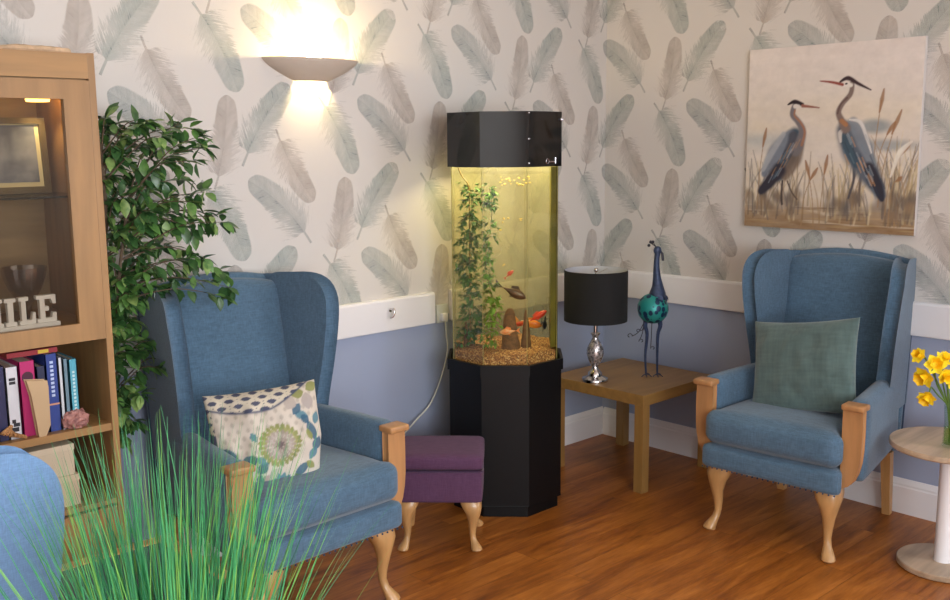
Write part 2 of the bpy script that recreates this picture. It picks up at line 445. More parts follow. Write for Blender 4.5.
# ------------------------------------------------------------------ wing armchair (faces local -Y)
def leg_loft(bm, x, y, h, s=1.0, sx=1, sy=-1):
    """cabriole leg at (x, y), top at z=h, swinging outwards along (sx, sy)"""
    dx, dy = sx*.55, sy*.85
    ks = [(1.0, -.010, .050, .048), (.93, -.006, .050, .048), (.84, -.001, .045, .044), (.72, .003, .035, .035), (.58, .003, .0245, .0245), (.42, .0, .0185, .0185),
          (.28, .0, .0145, .0145), (.19, .004, .0155, .0155), (.12, .011, .021, .020), (.07, .016, .0255, .023), (.03, .018, .0265, .024), (.0, .016, .022, .02)]
    rings = []
    for t, o, rx, ry in ks:
        cx, cy = x+dx*o*2.0*s, y+dy*o*2.0*s
        n = 14; ring = []
        for i in range(n):
            a = 2*PI*i/n; ex = .62 if t > .8 else 1
            ca, sa = math.cos(a), math.sin(a)
            ring.append((cx+math.copysign(abs(ca)**ex, ca)*rx*s, cy+math.copysign(abs(sa)**ex, sa)*ry*s, t*h))
        rings.append(ring)
    loft(bm, rings[::-1])
def make_armchair(label, loc, rz):
    t = thing('armchair', label, 'armchair', loc, rz)
    FB, FD = M['blue'], M['blue_dark']
    # seat rail
    bm = bmesh.new()
    def tfn(p):
        k = min(1, max(0, (-p.y-.300)/.02)); p.x *= (1+.075*k*k*(3-2*k))*(1-.22*max(0, (p.y+.25)/.5)); return p
    pbox(bm, .262, .300, .048, .024, c=(0, -.060, .310), bulge=(0, .006, 0), n=15, fn=tfn)
    obj('seat_rail', bm, FB, t)
    bm = bmesh.new()
    for i in range(26):
        x = -.268+.536*i/25; bmesh.ops.create_icosphere(bm, subdivisions=1, radius=.004, matrix=Matrix.Translation((x, -.361, .268)))
    obj('studs', bm, FD, t)
    # seat cushion
    bm = bmesh.new()
    def seatfn(p):
        p = p.copy(); p.z += .018*(-p.y)*0; return p
    pbox(bm, .257, .262, .068, .044, c=(0, -.100, .428), bulge=(0, .014, .014), n=15, fn=tfn)
    cu = obj('seat_cushion', bm, FB, t)
    # backrest
    bm = bmesh.new()
    def backfn(p):
        z = p.z; k = (z-.30)/.78
        p.y += .215+.135*max(0, k)**1.05
        if p.y < .215+.135*k: p.y += .012*math.cos(p.x/.27*PI/2)
        if k > .75: p.z += .032*math.cos(min(1, abs(p.x)/.25)*PI/2)*(k-.75)/.25
        p.x *= 1+.02*k
        return p
    pbox(bm, .240, .060, .375, .030, c=(0, 0, .675), bulge=(0, .022, 0), n=15, fn=backfn)
    obj('backrest', bm, FB, t)
    # outer back with its piped edge
    OBW = lambda z: .80
    bm = bmesh.new()
    def obfn(p):
        k = (p.z-.28)/.76; p.y += .285+.075*k; p.x *= OBW(p.z)
        if k > .8: p.z += .045*math.cos(min(1, abs(p.x)/.33)*PI/2)*(k-.8)/.2
        return p
    pbox(bm, .338, .022, .385, .021, c=(0, 0, .665), n=12, fn=obfn)
    pts = []
    path = [(-1, .28), (-1, .5), (-1, .8), (-1, .98), (-.97, 1.025), (-.9, 1.045)] + [(a/10, None) for a in range(-8, 9, 2)] + [(.9, 1.045), (.97, 1.025), (1, .98), (1, .8), (1, .5), (1, .28)]
    ob = obj('outer_back', bm, FB, t)
    pp = []
    for a, z in path:
        if z is None: z = 1.048+.045*math.cos(abs(a)*.338/.33*PI/2)
        k = (z-.28)/.76
        pp.append((a*.334*OBW(z), .306+.075*k, z-.006))
    bm = bmesh.new(); tube(bm, spline(pp, 4), .0045, 6); obj('piping', bm, FD, ob)
    # wings
    for s in (-1, 1):
        prof = [(.325, .50), (.335, .62), (.352, .80), (.372, .98), (.368, 1.035), (.345, 1.050), (.27, 1.056), (.18, 1.062), (.115, 1.050), (.082, 1.015), (.070, .95), (.072, .86), (.082, .76), (.094, .68), (.102, .615), (.106, .56), (.106, .50)]
        bm = bmesh.new()
        pr = [(p.x, p.y) for p in spline([(a, b, 0) for a, b in prof[1:-1]], 3)]
        pr = [prof[0]]+pr+[prof[-1]]
        prism(bm, pr, .212, .268, 'x', bev=.026, seg=5)
        for v in bm.verts:
            y, z = v.co.y, v.co.z
            v.co.x += .225*max(0, .34-y)*(.38+.62*min(1, max(0, (z-.58)/.42)))
            if s < 0: v.co.x *= -1
        w = obj('wing', bm, FB, t)
        # arm
        bm = bmesh.new()
        def armfn(p):
            if p.z > .5: p.z += .010*math.cos((p.x-s*.303)/.05*PI/2)
            p.x -= s*.072*(p.y+.27)/.55
            return p
        pbox(bm, .039, .278, .150, .030, c=(s*.301, .006, .452), n=10, bulge=(.003, 0, .004), fn=armfn)
        obj('arm', bm, FB, t)
        # show-wood arm facing and its cap
        bm = bmesh.new()
        poly = [(.266, .583), (.331, .583), (.332, .50), (.331, .43), (.327, .385), (.318, .345), (.305, .315), (.291, .298), (.276, .290), (.266, .289)]
        prism(bm, [(a*s, b) for a, b in (poly if s > 0 else poly)], -.304, -.272, 'y', bev=.004, seg=2)
        f = obj('arm_facing', bm, M['beech_post'], t)
        bm = bmesh.new(); box(bm, *sorted((s*.260, s*.343)), -.322, -.255, .583, .605, bev=.006, seg=3)
        obj('arm_cap', bm, M['beech_post'], f)
    for s in (-1, 1):
        bm = bmesh.new(); leg_loft(bm, s*.226, -.300, .275, 1.0, s, -1); obj('leg', bm, M['beech'], t)
        bm = bmesh.new()
        loft(bm, [[(s*.232+dx*w, y+dy*w, z) for dx, dy in ((-1, -1), (1, -1), (1, 1), (-1, 1))] for z, y, w in ((0, .302, .016), (.28, .262, .020))])
        obj('leg', bm, M['beech'], t, smooth=False)
    return t
chair_r = make_armchair('blue wing armchair under the heron picture, holding a plain green cushion', (-.380, -1.378, 0), -PI/2+math.radians(4.5))
chair_l = copy_tree(chair_r); chair_l.location = (-2.298, -.438, 0); chair_l.rotation_euler.z = math.radians(1)
chair_l['label'] = 'blue wing armchair beside the cabinet with a floral cushion on its seat'
for c_ in (chair_r, chair_l): c_['group'] = 'blue wing armchairs'

# foreground chair with a plain rounded back
FCLOC = (-3.680, -1.375, 0)
fc_ = thing('upholstered_chair', 'light blue fabric chair at the lower left edge, only its rounded piped back in view', 'chair', FCLOC, math.radians(2))
LBF = fabric('light_blue_fabric', (112, 146, 186), sc=420, amt=.16)
def fcx(p):
    k = min(1, max(0, (.99-p.z)/.5)); p.x *= 1-.10*k; p.y += .10*(p.z-.42); return p
bm = bmesh.new()
out = []
prf = [(.245, .44), (.262, .60), (.278, .76), (.285, .86), (.280, .92), (.258, .962), (.215, .985), (.10, .992), (0, .994)]
hp = spline([(a, b, 0) for a, b in prf], 5); out = [(p.x, p.y) for p in hp]+[(-p.x, p.y) for p in hp[::-1][1:]]
prism(bm, out, -.035, .035, 'y', bev=.026, seg=4)
for v in bm.verts: v.co.y += .14*(v.co.z-.44)*-1
bk_ = obj('backrest', bm, LBF, fc_)
bm = bmesh.new(); tube(bm, [(a*.995, -.037-.14*(b-.44)+.008, b*.998) for a, b in out], .0042, 6); obj('piping', bm, fabric('blue_piping', (78, 108, 150), sc=400), bk_)
bm = bmesh.new(); pbox(bm, .245, .23, .05, .03, c=(0, .25, .42), bulge=(0, 0, .02)); obj('seat', bm, LBF, fc_)
for sx in (-1, 1):
    for y_ in (.03, .47):
        bm = bmesh.new(); loft(bm, [[(sx*.22+dx*w, y_+dy*w, z) for dx, dy in ((-1, -1), (1, -1), (1, 1), (-1, 1))] for z, w in ((0, .013), (.375, .02))]); obj('leg', bm, M['beech'], fc_, smooth=False)

# ------------------------------------------------------------------ scatter cushions
uvs = {}
bm = bmesh.new()
cushion_mesh(bm, .222, .188, .060, n=44, concave=.07, wr=.005, seed=3)
gc = obj('scatter_cushion', bm, M['green_cushion'])
gc.location = (-.470, -1.400, .668); gc.rotation_euler = (math.radians(-17), math.radians(-9), -PI/2+math.radians(2))
tag(gc, 'plain sage green square cushion leaning in the armchair below the heron picture', 'cushion')

# floral cushion: the print is computed per vertex
def smooth(a, b, x): t = np.clip((x-a)/(b-a), 0, 1); return t*t*(3-2*t)
def ell(X, Y, cx, cy, rx, ry, ang=0, soft=.15):
    c, s = math.cos(ang), math.sin(ang); dx, dy = X-cx, Y-cy
    q = np.sqrt(((dx*c+dy*s)/rx)**2+((-dx*s+dy*c)/ry)**2)
    return 1-smooth(1-soft, 1+soft, q)
def leaf(X, Y, cx, cy, l, w, ang, soft=.12):
    """pointed leaf centred at (cx, cy)"""
    c, s = math.cos(ang), math.sin(ang); dx, dy = X-cx, Y-cy
    a = (dx*c+dy*s)/l; b = (-dx*s+dy*c)/w
    return smooth(-.02, soft, (1-a*a)-np.abs(b))
def lay(img, mask, col, op=1.0):
    m = (mask*op)[..., None]; return img*(1-m)+np.array(lin(col))*m
def floral(U, V):
    img = np.ones(U.shape+(3,))*np.array(lin((205, 196, 184)))
    # faint ogee lattice over the upper left of the ground
    for k, (cx, cy) in enumerate([(a*.17+(b % 2)*.085, b*.13) for a in range(-8, 9) for b in range(-3, 9)]):
        if cx-cy > .75 or cy < -.15: continue
        img = lay(img, leaf(U, V, cx, cy, .055, .045, PI/2, .5), (172, 164, 152), .75)
    blue, teal, olive, taupe = (62, 98, 122), (86, 130, 146), (136, 142, 84), (160, 148, 140)
    # big rosette
    cx, cy = .17, -.08
    for ring, (rr, n, ln, w, col) in enumerate([(.345, 24, .060, .046, olive), (.285, 22, .060, .042, (150, 152, 96)), (.225, 18, .065, .038, taupe), (.16, 15, .07, .034, (174, 164, 156)), (.10, 11, .06, .03, taupe), (.04, 7, .05, .026, (120, 108, 110))]):
        for i in range(n):
            a = 2*PI*i/n+ring*.3
            img = lay(img, leaf(U, V, cx+rr*math.cos(a), cy+rr*.95*math.sin(a), ln, w, a+(.35 if ring < 2 else 0), .3), col, .92)
    def sprig(x, y, a, s, col):
        nonlocal img
        for d in (-.9, -.3, .3, .9):
            img = lay(img, leaf(U, V, x+s*.5*math.cos(a+d), y+s*.5*math.sin(a+d), s*.5, s*.24, a+d, .2), col, .95)
    for x, y, a, l, w, col in [(-.72, -.12, 2.3, .19, .09, blue), (-.60, -.30, -.2, .16, .10, teal), (-.42, -.28, .3, .17, .11, blue), (-.50, -.40, -.7, .12, .08, blue),
                               (-.27, .12, 1.9, .09, .06, teal), (-.20, -.42, .6, .13, .09, blue), (-.2, -.3, 2.6, .10, .07, teal), (.78, .08, 1.9, .20, .09, blue), (.72, .02, 1.9, .12, .05, olive),
                               (.88, -.18, 1.2, .15, .11, blue), (.80, -.36, .9, .13, .09, teal), (.90, .30, 1.2, .12, .07, teal), (.56, -.62, .5, .18, .10, blue), (.75, -.58, 2.4, .13, .07, olive),
                               (.35, -.9, .6, .14, .08, teal), (-.85, -.35, 2.0, .12, .07, olive), (.62, .38, -.3, .13, .08, teal), (.55, .5, .9, .12, .08, blue), (.68, .30, 2.2, .1, .07, blue),
                               (-.1, -.66, -.6, .16, .12, taupe), (.02, -.6, .7, .18, .13, (176, 170, 162)), (.62, .78, .2, .12, .1, olive), (.45, .62, 1.0, .13, .12, (176, 166, 158)), (.78, .62, 1.6, .16, .12, (170, 160, 156)),
                               (.9, .88, .5, .12, .1, olive), (-.3, -.62, 1.3, .12, .07, blue)]:
        img = lay(img, leaf(U, V, x, y, l*1.05, w*1.05, a, .15), col, .92)
    sprig(.12, -.78, 1.5, .24, teal); sprig(.40, -.78, .3, .14, (98, 126, 84))
    # turned-over top: bold lattice fabric with dark piping below it
    line = .72-.17*np.cos((U+.15)*1.9)+.16*np.maximum(0, U-.1)**1.2*2
    top = smooth(-.01, .01, V-line)
    t2 = np.ones(img.shape)*np.array(lin((84, 88, 108)))
    for a in range(-6, 7):
        for b in range(0, 7):
            x = a*.29+(b % 2)*.145; y = .35+b*.12
            m = leaf(U, V, x, y, .165, .090, 0, .05)-leaf(U, V, x, y, .09, .045, 0, .05)
            t2 = lay(t2, np.clip(m, 0, 1), (214, 206, 188), .95)
    img = img*(1-top[..., None])+t2*top[..., None]
    img = lay(img, np.exp(-((V-line)/.022)**2), (70, 80, 108), .95)
    # left side shows the same lattice
    sd = smooth(-.01, .01, -.90-U-.05*V); img = img*(1-sd[..., None])+t2*sd[..., None]
    return img
bm = bmesh.new(); uvs = {}
def fbend(p, u, v, s):
    p = p.copy(); p.y += .035*(u*u)*0-.02*v*v*(-1); 
    p.x *= 1-.20*max(0, -v); p.z += .02*max(0, u)*max(0, -v)*2; return p
cushion_mesh(bm, .182, .186, .078, n=130, concave=.05, wr=.007, seed=11, uvs=uvs, fn=fbend)
bm.verts.index_update(); UV = np.zeros((len(bm.verts), 3))
for v_, t_ in uvs.items(): UV[v_.index] = t_
fcu = obj('scatter_cushion', bm, attrmat('floral_cloth', rough=.9, bump=.4))
col = floral(UV[:, 0][None, :], UV[:, 1][None, :])[0]
ca = fcu.data.color_attributes.new('Col', 'FLOAT_COLOR', 'POINT')
ca.data.foreach_set('color', np.concatenate([col, np.ones((len(col), 1))], 1).astype('f').ravel())
fcu.location = (-2.395, -.575, .594); fcu.rotation_euler = (math.radians(-20), math.radians(-4), math.radians(-24))
tag(fcu, 'cream cushion with a big green flower and blue leaves, on the armchair by the cabinet', 'cushion')

# ------------------------------------------------------------------ footstool
st = thing('footstool', 'purple upholstered footstool on pale cabriole legs in front of the fish tank', 'footstool', (-1.562, -.468, 0), -PI/4)
bm = bmesh.new()
pbox(bm, .165, .139, .064, .012, c=(0, 0, .256), bulge=(.003, .003, 0)); obj('base', bm, M['purple'], st)
bm = bmesh.new()
pbox(bm, .168, .142, .030, .018, c=(0, 0, .350), bulge=(.003, .004, .006)); pd = obj('padded_top', bm, M['purple'], st)
bm = bmesh.new(); tube(bm, [(-.167, -.141, .320), (.167, -.141, .320), (.167, .141, .320), (-.167, .141, .320), (-.167, -.141, .320)], .003, 6); obj('piping', bm, fabric('stool_piping', (62, 40, 70)), pd)
for sx in (-1, 1):
    for sy in (-1, 1):
        bm = bmesh.new(); leg_loft(bm, sx*.126, sy*.104, .196, .82, sx, sy); obj('leg', bm, M['beech'], st)

# ------------------------------------------------------------------ aquarium
TX, TY = -1.070, -.335
def octa(w, c=(TX, TY)):
    s = w*.41421356/2; h = w/2
    return [(c[0]+a, c[1]+b) for a, b in ((s, -h), (h, -s), (h, s), (s, h), (-s, h), (-h, s), (-h, -s), (-s, -h))]
def oprism(bm, w, z0, z1, bev=0): prism(bm, octa(w, (0, 0)), z0, z1, 'z', bev=bev)
aq = thing('aquarium', 'tall octagonal aquarium with a black hood and black stand in the corner', 'aquarium', (TX, TY, 0))
bm = bmesh.new(); oprism(bm, .472, .05, .608, .002); oprism(bm, .446, 0, .052)
sd = obj('stand', bm, M['black_matte'], aq, smooth=False)
bm = bmesh.new()
o1, o2 = octa(.488, (0, 0)), octa(.462, (0, 0))
for z in (0,):
    a = [bm.verts.new((*p, .606)) for p in o1]; b = [bm.verts.new((*p, .652)) for p in o1]; c_ = [bm.verts.new((*p, .652)) for p in o2]; d = [bm.verts.new((*p, .612)) for p in o2]
    for i in range(8):
        j = (i+1) % 8
        for q in ((a, b), (b, c_), (c_, d)): bm.faces.new((q[0][i], q[0][j], q[1][j], q[1][i]))
    bm.faces.new(a[::-1]); bm.faces.new(d)
obj('tray', bm, M['black_matte'], aq, smooth=False)
bm = bmesh.new()
oh, oi = octa(.466, (0, 0)), octa(.450, (0, 0))
a = [bm.verts.new((*p, 1.453)) for p in oh]; b = [bm.verts.new((*p, 1.671)) for p in oh]; c_ = [bm.verts.new((*p, 1.453)) for p in oi]; d = [bm.verts.new((*p, 1.655)) for p in oi]
for i in range(8):
    j = (i+1) % 8
    for q in ((a, b), (a, c_), (c_, d)): bm.faces.new((q[0][i], q[0][j], q[1][j], q[1][i]))
bm.faces.new(b); bm.faces.new(d[::-1])
hood = obj('hood', bm, M['black'], aq, smooth=False)
# beads added as bright edge glints, knob and little silver maker's scribble on the hood
hw = .233; hs = .0965
spark = mat('silver_metal', (225, 225, 235), .2, .9)
for z in (1.468, 1.563, 1.664):
    bm = bmesh.new(); bmesh.ops.create_icosphere(bm, subdivisions=2, radius=.0045, matrix=Matrix.Translation((-hs, -hw, z))); obj('edge_glint', bm, spark, hood)
bm = bmesh.new(); bmesh.ops.create_icosphere(bm, subdivisions=2, radius=.008, matrix=Matrix.Translation((hs-.006, -hw-.004, 1.640))); obj('knob', bm, spark, hood)
bm = bmesh.new()
yy = -hw-.0006
tube(bm, [(.012+.009*math.cos(a/10*2*PI), yy, 1.474+.010*math.sin(a/10*2*PI)) for a in range(11)], .0011, 4)
tube(bm, [(.022+i*.004, yy, 1.470+(.004 if i % 2 else 0)) for i in range(9)], .0011, 4)
tube(bm, [(.058, yy, 1.465), (.060, yy, 1.488)], .0022, 4)
obj('maker_mark', bm, spark, hood)
# glass shell
og = octa(.440, (0, 0))
G1 = thinglass('tank_glass', (.98, .965, .86))
def film(name, tint, col, k):
    m = thinglass(name, tint); nt = m.node_tree; out = nt.nodes['Material Output']; src = out.inputs[0].links[0].from_socket
    d = N(nt, 'ShaderNodeBsdfDiffuse'); d.inputs[0].default_value = (*lin(col), 1); tr = N(nt, 'ShaderNodeBsdfTranslucent'); tr.inputs[0].default_value = (*lin(col), 1)
    a = N(nt, 'ShaderNodeMixShader'); a.inputs[0].default_value = .5; L(nt, d.outputs[0], a.inputs[1]); L(nt, tr.outputs[0], a.inputs[2])
    nz = N(nt, 'ShaderNodeTexNoise'); nz.inputs['Scale'].default_value = 7; tc = N(nt, 'ShaderNodeTexCoord'); L(nt, tc.outputs['Object'], nz.inputs['Vector'])
    mx = N(nt, 'ShaderNodeMixShader'); L(nt, mth(nt, 'MULTIPLY_ADD', nz.outputs['Fac'], .3, k-.15, clamp=True), mx.inputs[0]); L(nt, src, mx.inputs[1]); L(nt, a.outputs[0], mx.inputs[2]); L(nt, mx.outputs[0], out.inputs[0])
    return m
G2 = film('tank_glass_olive_reflection', (.75, .72, .30), (112, 106, 34), .62); G3 = film('tank_glass_cloudy', (.96, .94, .78), (214, 212, 180), .30)  # olive film colours in the side pane's internal reflection; the other is cloudy glass
for i in range(8):
    p, q = og[i], og[(i+1) % 8]
    mid = Vector(((p[0]+q[0])/2, (p[1]+q[1])/2, 0)); n_ = mid.normalized()*.006
    bm = bmesh.new()
    a = [(p[0], p[1]), (q[0], q[1])]
    vs = [bm.verts.new((x, y, z)) for (x, y) in a for z in (.612, 1.452)]
    bm.faces.new((vs[0], vs[2], vs[3], vs[1]))
    # thin slab: inner face a little inside
    vi = [bm.verts.new((x*.975, y*.975, z)) for (x, y) in a for z in (.612, 1.452)]
    bm.faces.new((vi[0], vi[1], vi[3], vi[2]))
    bm.faces.new((vs[0], vs[1], vi[1], vi[0])); bm.faces.new((vs[2], vi[2], vi[3], vs[3])); bm.faces.new((vs[1], vs[3], vi[3], vi[1])); bm.faces.new((vs[0], vi[0], vi[2], vs[2]))
    obj('glass_pane', bm, G2 if i == 0 else (G3 if i in (1, 2, 3, 4) else G1), aq, smooth=False)
bm = bmesh.new(); prism(bm, [(.056, -.2125), (.088, -.2125), (.2125, -.088), (.186, -.086)], .70, 1.450, 'z')  # olive strip added to imitate the internal reflection at this corner
obj('corner_reflection', bm, mat('olive_reflection', (104, 98, 30), .5, col2=(78, 76, 24), scale=9), aq, smooth=False)
# seams of pale silicone at the corners
SIL = mat('silicone', (150, 144, 96), .5)
for i, (x, y) in enumerate(og):
    bm = bmesh.new(); tube(bm, [(x*.985, y*.985, .612), (x*.985, y*.985, 1.452)], .0013, 6); obj('corner_seam', bm, SIL, aq)
# gravel bed
bm = bmesh.new()
gv = mat('gravel', (150, 112, 78), .8)
nt = gv.node_tree; b_ = nt.nodes['Principled BSDF']
vo = N(nt, 'ShaderNodeTexVoronoi'); vo.inputs['Scale'].default_value = 210
tc = N(nt, 'ShaderNodeTexCoord'); L(nt, tc.outputs['Object'], vo.inputs['Vector'])
sp = N(nt, 'ShaderNodeSeparateColor'); L(nt, vo.outputs['Color'], sp.inputs[0])
rp = N(nt, 'ShaderNodeValToRGB'); e = rp.color_ramp.elements
e[0].color = (*lin((92, 60, 44)), 1); e[1].color = (*lin((222, 190, 140)), 1); e[1].position = 1
x = e.new(.35); x.color = (*lin((146, 98, 62)), 1); x = e.new(.75); x.color = (*lin((186, 138, 86)), 1)
L(nt, sp.outputs[0], rp.inputs[0]); L(nt, rp.outputs[0], b_.inputs['Base Color'])
bp = N(nt, 'ShaderNodeBump'); bp.inputs['Strength'].default_value = .8; bp.inputs['Distance'].default_value = .004
L(nt, vo.outputs['Distance'], bp.inputs['Height']); L(nt, bp.outputs[0], b_.inputs['Normal'])
n = 60
W_ = .422; top = {}
oo = octa(W_, (0, 0))
def inside(x, y, w): return max(abs(x), abs(y)) <= w/2+1e-6 and abs(x)+abs(y) <= w/2*1.41421+1e-6
# polar grid of the top surface with small bumps
ring = []
NR, NA = 22, 96
def orad(a, w):
    h = w/2; k = (a+PI/8) % (PI/4)-PI/8; return h/math.cos(k)
rows = []
for r in range(NR+1):
    row = []
    for i in range(NA):
        a = 2*PI*i/NA; rr = orad(a, W_)*r/NR
        x, y = rr*math.cos(a), rr*math.sin(a)
        z = .690+.006*math.sin(5*x*8)+.010*noise.noise(Vector((x*12, y*12, 0)))+.006*noise.noise(Vector((x*90, y*90, 3)))
        row.append(bm.verts.new((x, y, z)))
    rows.append(row)
bmesh.ops.remove_doubles(bm, verts=rows[0], dist=1e-4)
c0 = [v for v in bm.verts if v.is_valid and abs(v.co.x) < 1e-6 and abs(v.co.y) < 1e-6][0]
for i in range(NA): bm.faces.new((c0, rows[1][i], rows[1][(i+1) % NA]))
for r in range(1, NR):
    for i in range(NA): bm.faces.new((rows[r][i], rows[r+1][i], rows[r+1][(i+1) % NA], rows[r][(i+1) % NA]))
bot = [bm.verts.new((v.co.x, v.co.y, .614)) for v in rows[NR]]
for i in range(NA): bm.faces.new((rows[NR][i], bot[i], bot[(i+1) % NA], rows[NR][(i+1) % NA]))
bm.faces.new(bot[::-1])
gr = obj('gravel', bm, gv); gr.location = (TX, TY, 0)
tag(gr, 'brown and cream gravel bed at the bottom of the fish tank', 'gravel', kind='stuff')
# water surface
bm = bmesh.new(); vs = [bm.verts.new((x*.965, y*.965, 1.425)) for x, y in og]; bm.faces.new(vs)
ws = obj('water', bm, thinglass('water_surface', (.98, .97, .86), fres=1.33), smooth=False); ws.location = (TX, TY, 0)
tag(ws, 'still water surface near the top of the fish tank', 'water', kind='stuff')
# rocks
def TR(r, t): return (.73*r-.68*t, -.68*r-.73*t)
rk = mat('slate', (96, 70, 46), .85, var=.35, scale=45, bump=.6)
def rock(x, y, z0, prof, rz, label, seed):
    bm = bmesh.new(); rings = []
    for (z, w, d, ox) in prof:
        z *= 1.25
        rings.append([(ox+w*math.cos(2*PI*i/16)*(1+.16*noise.noise(Vector((math.cos(i)*2, z*30, seed)))), d*math.sin(2*PI*i/16)*(1+.2*noise.noise(Vector((i*.7, z*25, seed+5)))), z+.004*noise.noise(Vector((i*1.3, z*9, seed)))) for i in range(16)])
    loft(bm, rings); o = obj('rock', bm, rk); o.location = (x, y, z0); o.rotation_euler.z = rz
    return tag(o, label, 'rock')
rock(TX+TR(.022, .06)[0], TY+TR(.022, .06)[1], .672, [(0, .040, .030, 0), (.03, .038, .028, 0), (.07, .030, .022, -.003), (.11, .026, .018, -.004), (.135, .020, .014, -.003), (.148, .010, .008, -.004)], -PI/4, 'broad upright brown rock in the middle of the tank gravel', 1)
rock(TX+TR(.088, .06)[0], TY+TR(.088, .06)[1], .672, [(0, .024, .022, 0), (.04, .020, .018, 0), (.08, .014, .012, 0), (.12, .009, .008, -.001), (.142, .004, .004, -.002)], -PI/4, 'narrow pointed brown rock standing right of the broad one in the tank', 2)
rock(TX+TR(-.168, .03)[0], TY+TR(-.168, .03)[1], .674, [(0, .012, .010, 0), (.04, .010, .009, 0), (.08, .007, .006, 0), (.098, .002, .002, 0)], 0, 'small thin rock spike at the left edge of the tank gravel', 3)

# trailing water plants
def leafquad(bm, p, d, up, l, w, mi=0, bend=.2, seg=3):
    d = d.normalized(); sd_ = d.cross(up)
    if sd_.length < 1e-4: sd_ = d.cross(Vector((1, 0, 0)))
    sd_.normalize(); nn = sd_.cross(d).normalized()
    prev = None
    prof = [(0, .12), (.28, .85), (.55, .95), (.8, .55), (1, .02)] if seg > 2 else [(0, .15), (.45, 1), (1, .02)]
    for t, ww in prof:
        c = p+d*l*t-nn*bend*l*t*t
        cur = [bm.verts.new(c-sd_*w*ww+nn*w*.25*ww), bm.verts.new(c), bm.verts.new(c+sd_*w*ww+nn*w*.25*ww)]
        if prev:
            for k in range(2):
                f = bm.faces.new((prev[k], prev[k+1], cur[k+1], cur[k])); f.material_index = mi
        prev = cur
wpA = mat('water_leaf_green', (92, 146, 44), .6, var=.3, scale=30)
wpB = mat('water_leaf_dark', (70, 114, 52), .6, var=.3, scale=30)
def water_plant(x, y, ztop, rad, cnt, m_, label, gap=None, lean=0):
    t = thing('water_plant', label, 'plant', (TX+x, TY+y, .69))
    H = ztop-.69
    stem = [Vector((.012*math.sin(k*.9)+lean*k/9, .012*math.cos(k*1.3), H*k/9)) for k in range(10)]
    bm = bmesh.new(); tube(bm, spline(stem, 3), .0015, 5); obj('stem', bm, mat('water_stem', (96, 92, 40), .7), t)
    bm = bmesh.new(); rnd = random.Random(int(x*1000))
    for k in range(cnt):
        f = rnd.random()
        if gap and gap[0] < f*H+.69 < gap[1]: continue
        i = f*9; a = stem[int(min(8, i))].lerp(stem[int(min(8, i))+1], i-int(min(8, i)))
        an = rnd.uniform(0, 2*PI); out = Vector((math.cos(an), math.sin(an), rnd.uniform(-.5, .6)))
        p = a+out*rnd.uniform(.15, 1)*rad
        for q in range(3):
            d = (out+Vector((rnd.uniform(-.8, .8), rnd.uniform(-.8, .8), rnd.uniform(-.7, .5)))); leafquad(bm, p, d, Vector((0, 0, 1)), rnd.uniform(.020, .032), rnd.uniform(.0055, .009), bend=.3, seg=2)
    obj('leaves', bm, m_, t); return t
water_plant(*TR(-.150, .03), 1.375, .050, 440, wpB, 'dense dark green trailing plant at the left side of the fish tank')
water_plant(*TR(-.068, .11), 1.37, .027, 240, wpA, 'brighter green trailing plant in front, right of the dark one in the tank', gap=(1.23, 1.28))

# fish (body along local +X)
def fish(x, y, z, l, h, cols, rz, ry, label, tail=1.0, fin=1.0):
    t = thing('fish', label, 'fish', (TX+x, TY+y, z)); t.rotation_euler = (0, ry, rz); t['group'] = 'fish in the tank'
    m1 = mat('fish_skin', cols[0], .35, col2=cols[1], scale=60, coat=.3); mf = mat('fish_fin', cols[1], .5)
    bm = bmesh.new()
    sec = [(-.5, .06, .03), (-.36, .13, .07), (-.15, .34, .18), (.05, .45, .26), (.22, .42, .26), (.38, .28, .2), (.47, .13, .1), (.5, .03, .03)]
    loft(bm, [[(a*l*.8, c_*h*.8*math.cos(2*PI*i/12), b2*h*math.sin(2*PI*i/12)) for i in range(12)] for a, b2, c_ in sec])
    obj('body', bm, m1, t)
    bm = bmesh.new()
    def fin_(pts, th=.0008): prism(bm, pts, -th, th, 'y')
    fin_([(-.38*l, 0), (-.46*l, .03*h), (-.66*l*tail, .42*h), (-.60*l*tail, 0), (-.66*l*tail, -.42*h), (-.46*l, -.03*h)])
    obj('tail', bm, mf, t)
    bm = bmesh.new(); fin_([(-.18*l, .28*h), (-.20*l, .5*h*fin), (.02*l, .72*h*fin), (.16*l, .36*h)]); fin_([(-.1*l, -.28*h), (-.14*l, -.55*h*fin), (.06*l, -.36*h)])
    obj('fin', bm, mf, t)
    return t
A45 = -PI/4   # across the tank as seen from the room
fish(*TR(.020, .05), 1.005, .05, .017, ((206, 74, 40), (190, 60, 36)), A45, -.75, 'tiny red orange fish highest in the tank')
fish(*TR(.040, .05), .922, .128, .046, ((72, 50, 34), (52, 36, 28)), A45, .45, 'large dark brown fish swimming down in mid tank', 1.15, 1.0)
fish(*TR(.005, .145), .775, .080, .030, ((206, 168, 132), (216, 120, 50)), A45+PI, 0.1, 'pale peach and orange fish in front of the broad rock')
fish(*TR(.142, .02), .818, .105, .030, ((226, 60, 30), (214, 70, 40)), A45, -.55, 'bright red fish slanting upward at the right of the tank')
fish(*TR(.115, -.02), .778, .115, .040, ((236, 120, 30), (240, 160, 60)), A45, .22, 'orange goldfish low at the right, below the red fish')
fish(*TR(.165, .05), .785, .056, .042, ((40, 44, 56), (34, 38, 48)), A45+1.2, .5, 'small black fish at the lower right of the tank', 1.2, 1.4)
fish(*TR(.060, -.03), .775, .055, .024, ((220, 70, 36), (210, 90, 50)), A45, 0, 'red fish partly hidden between the two rocks')
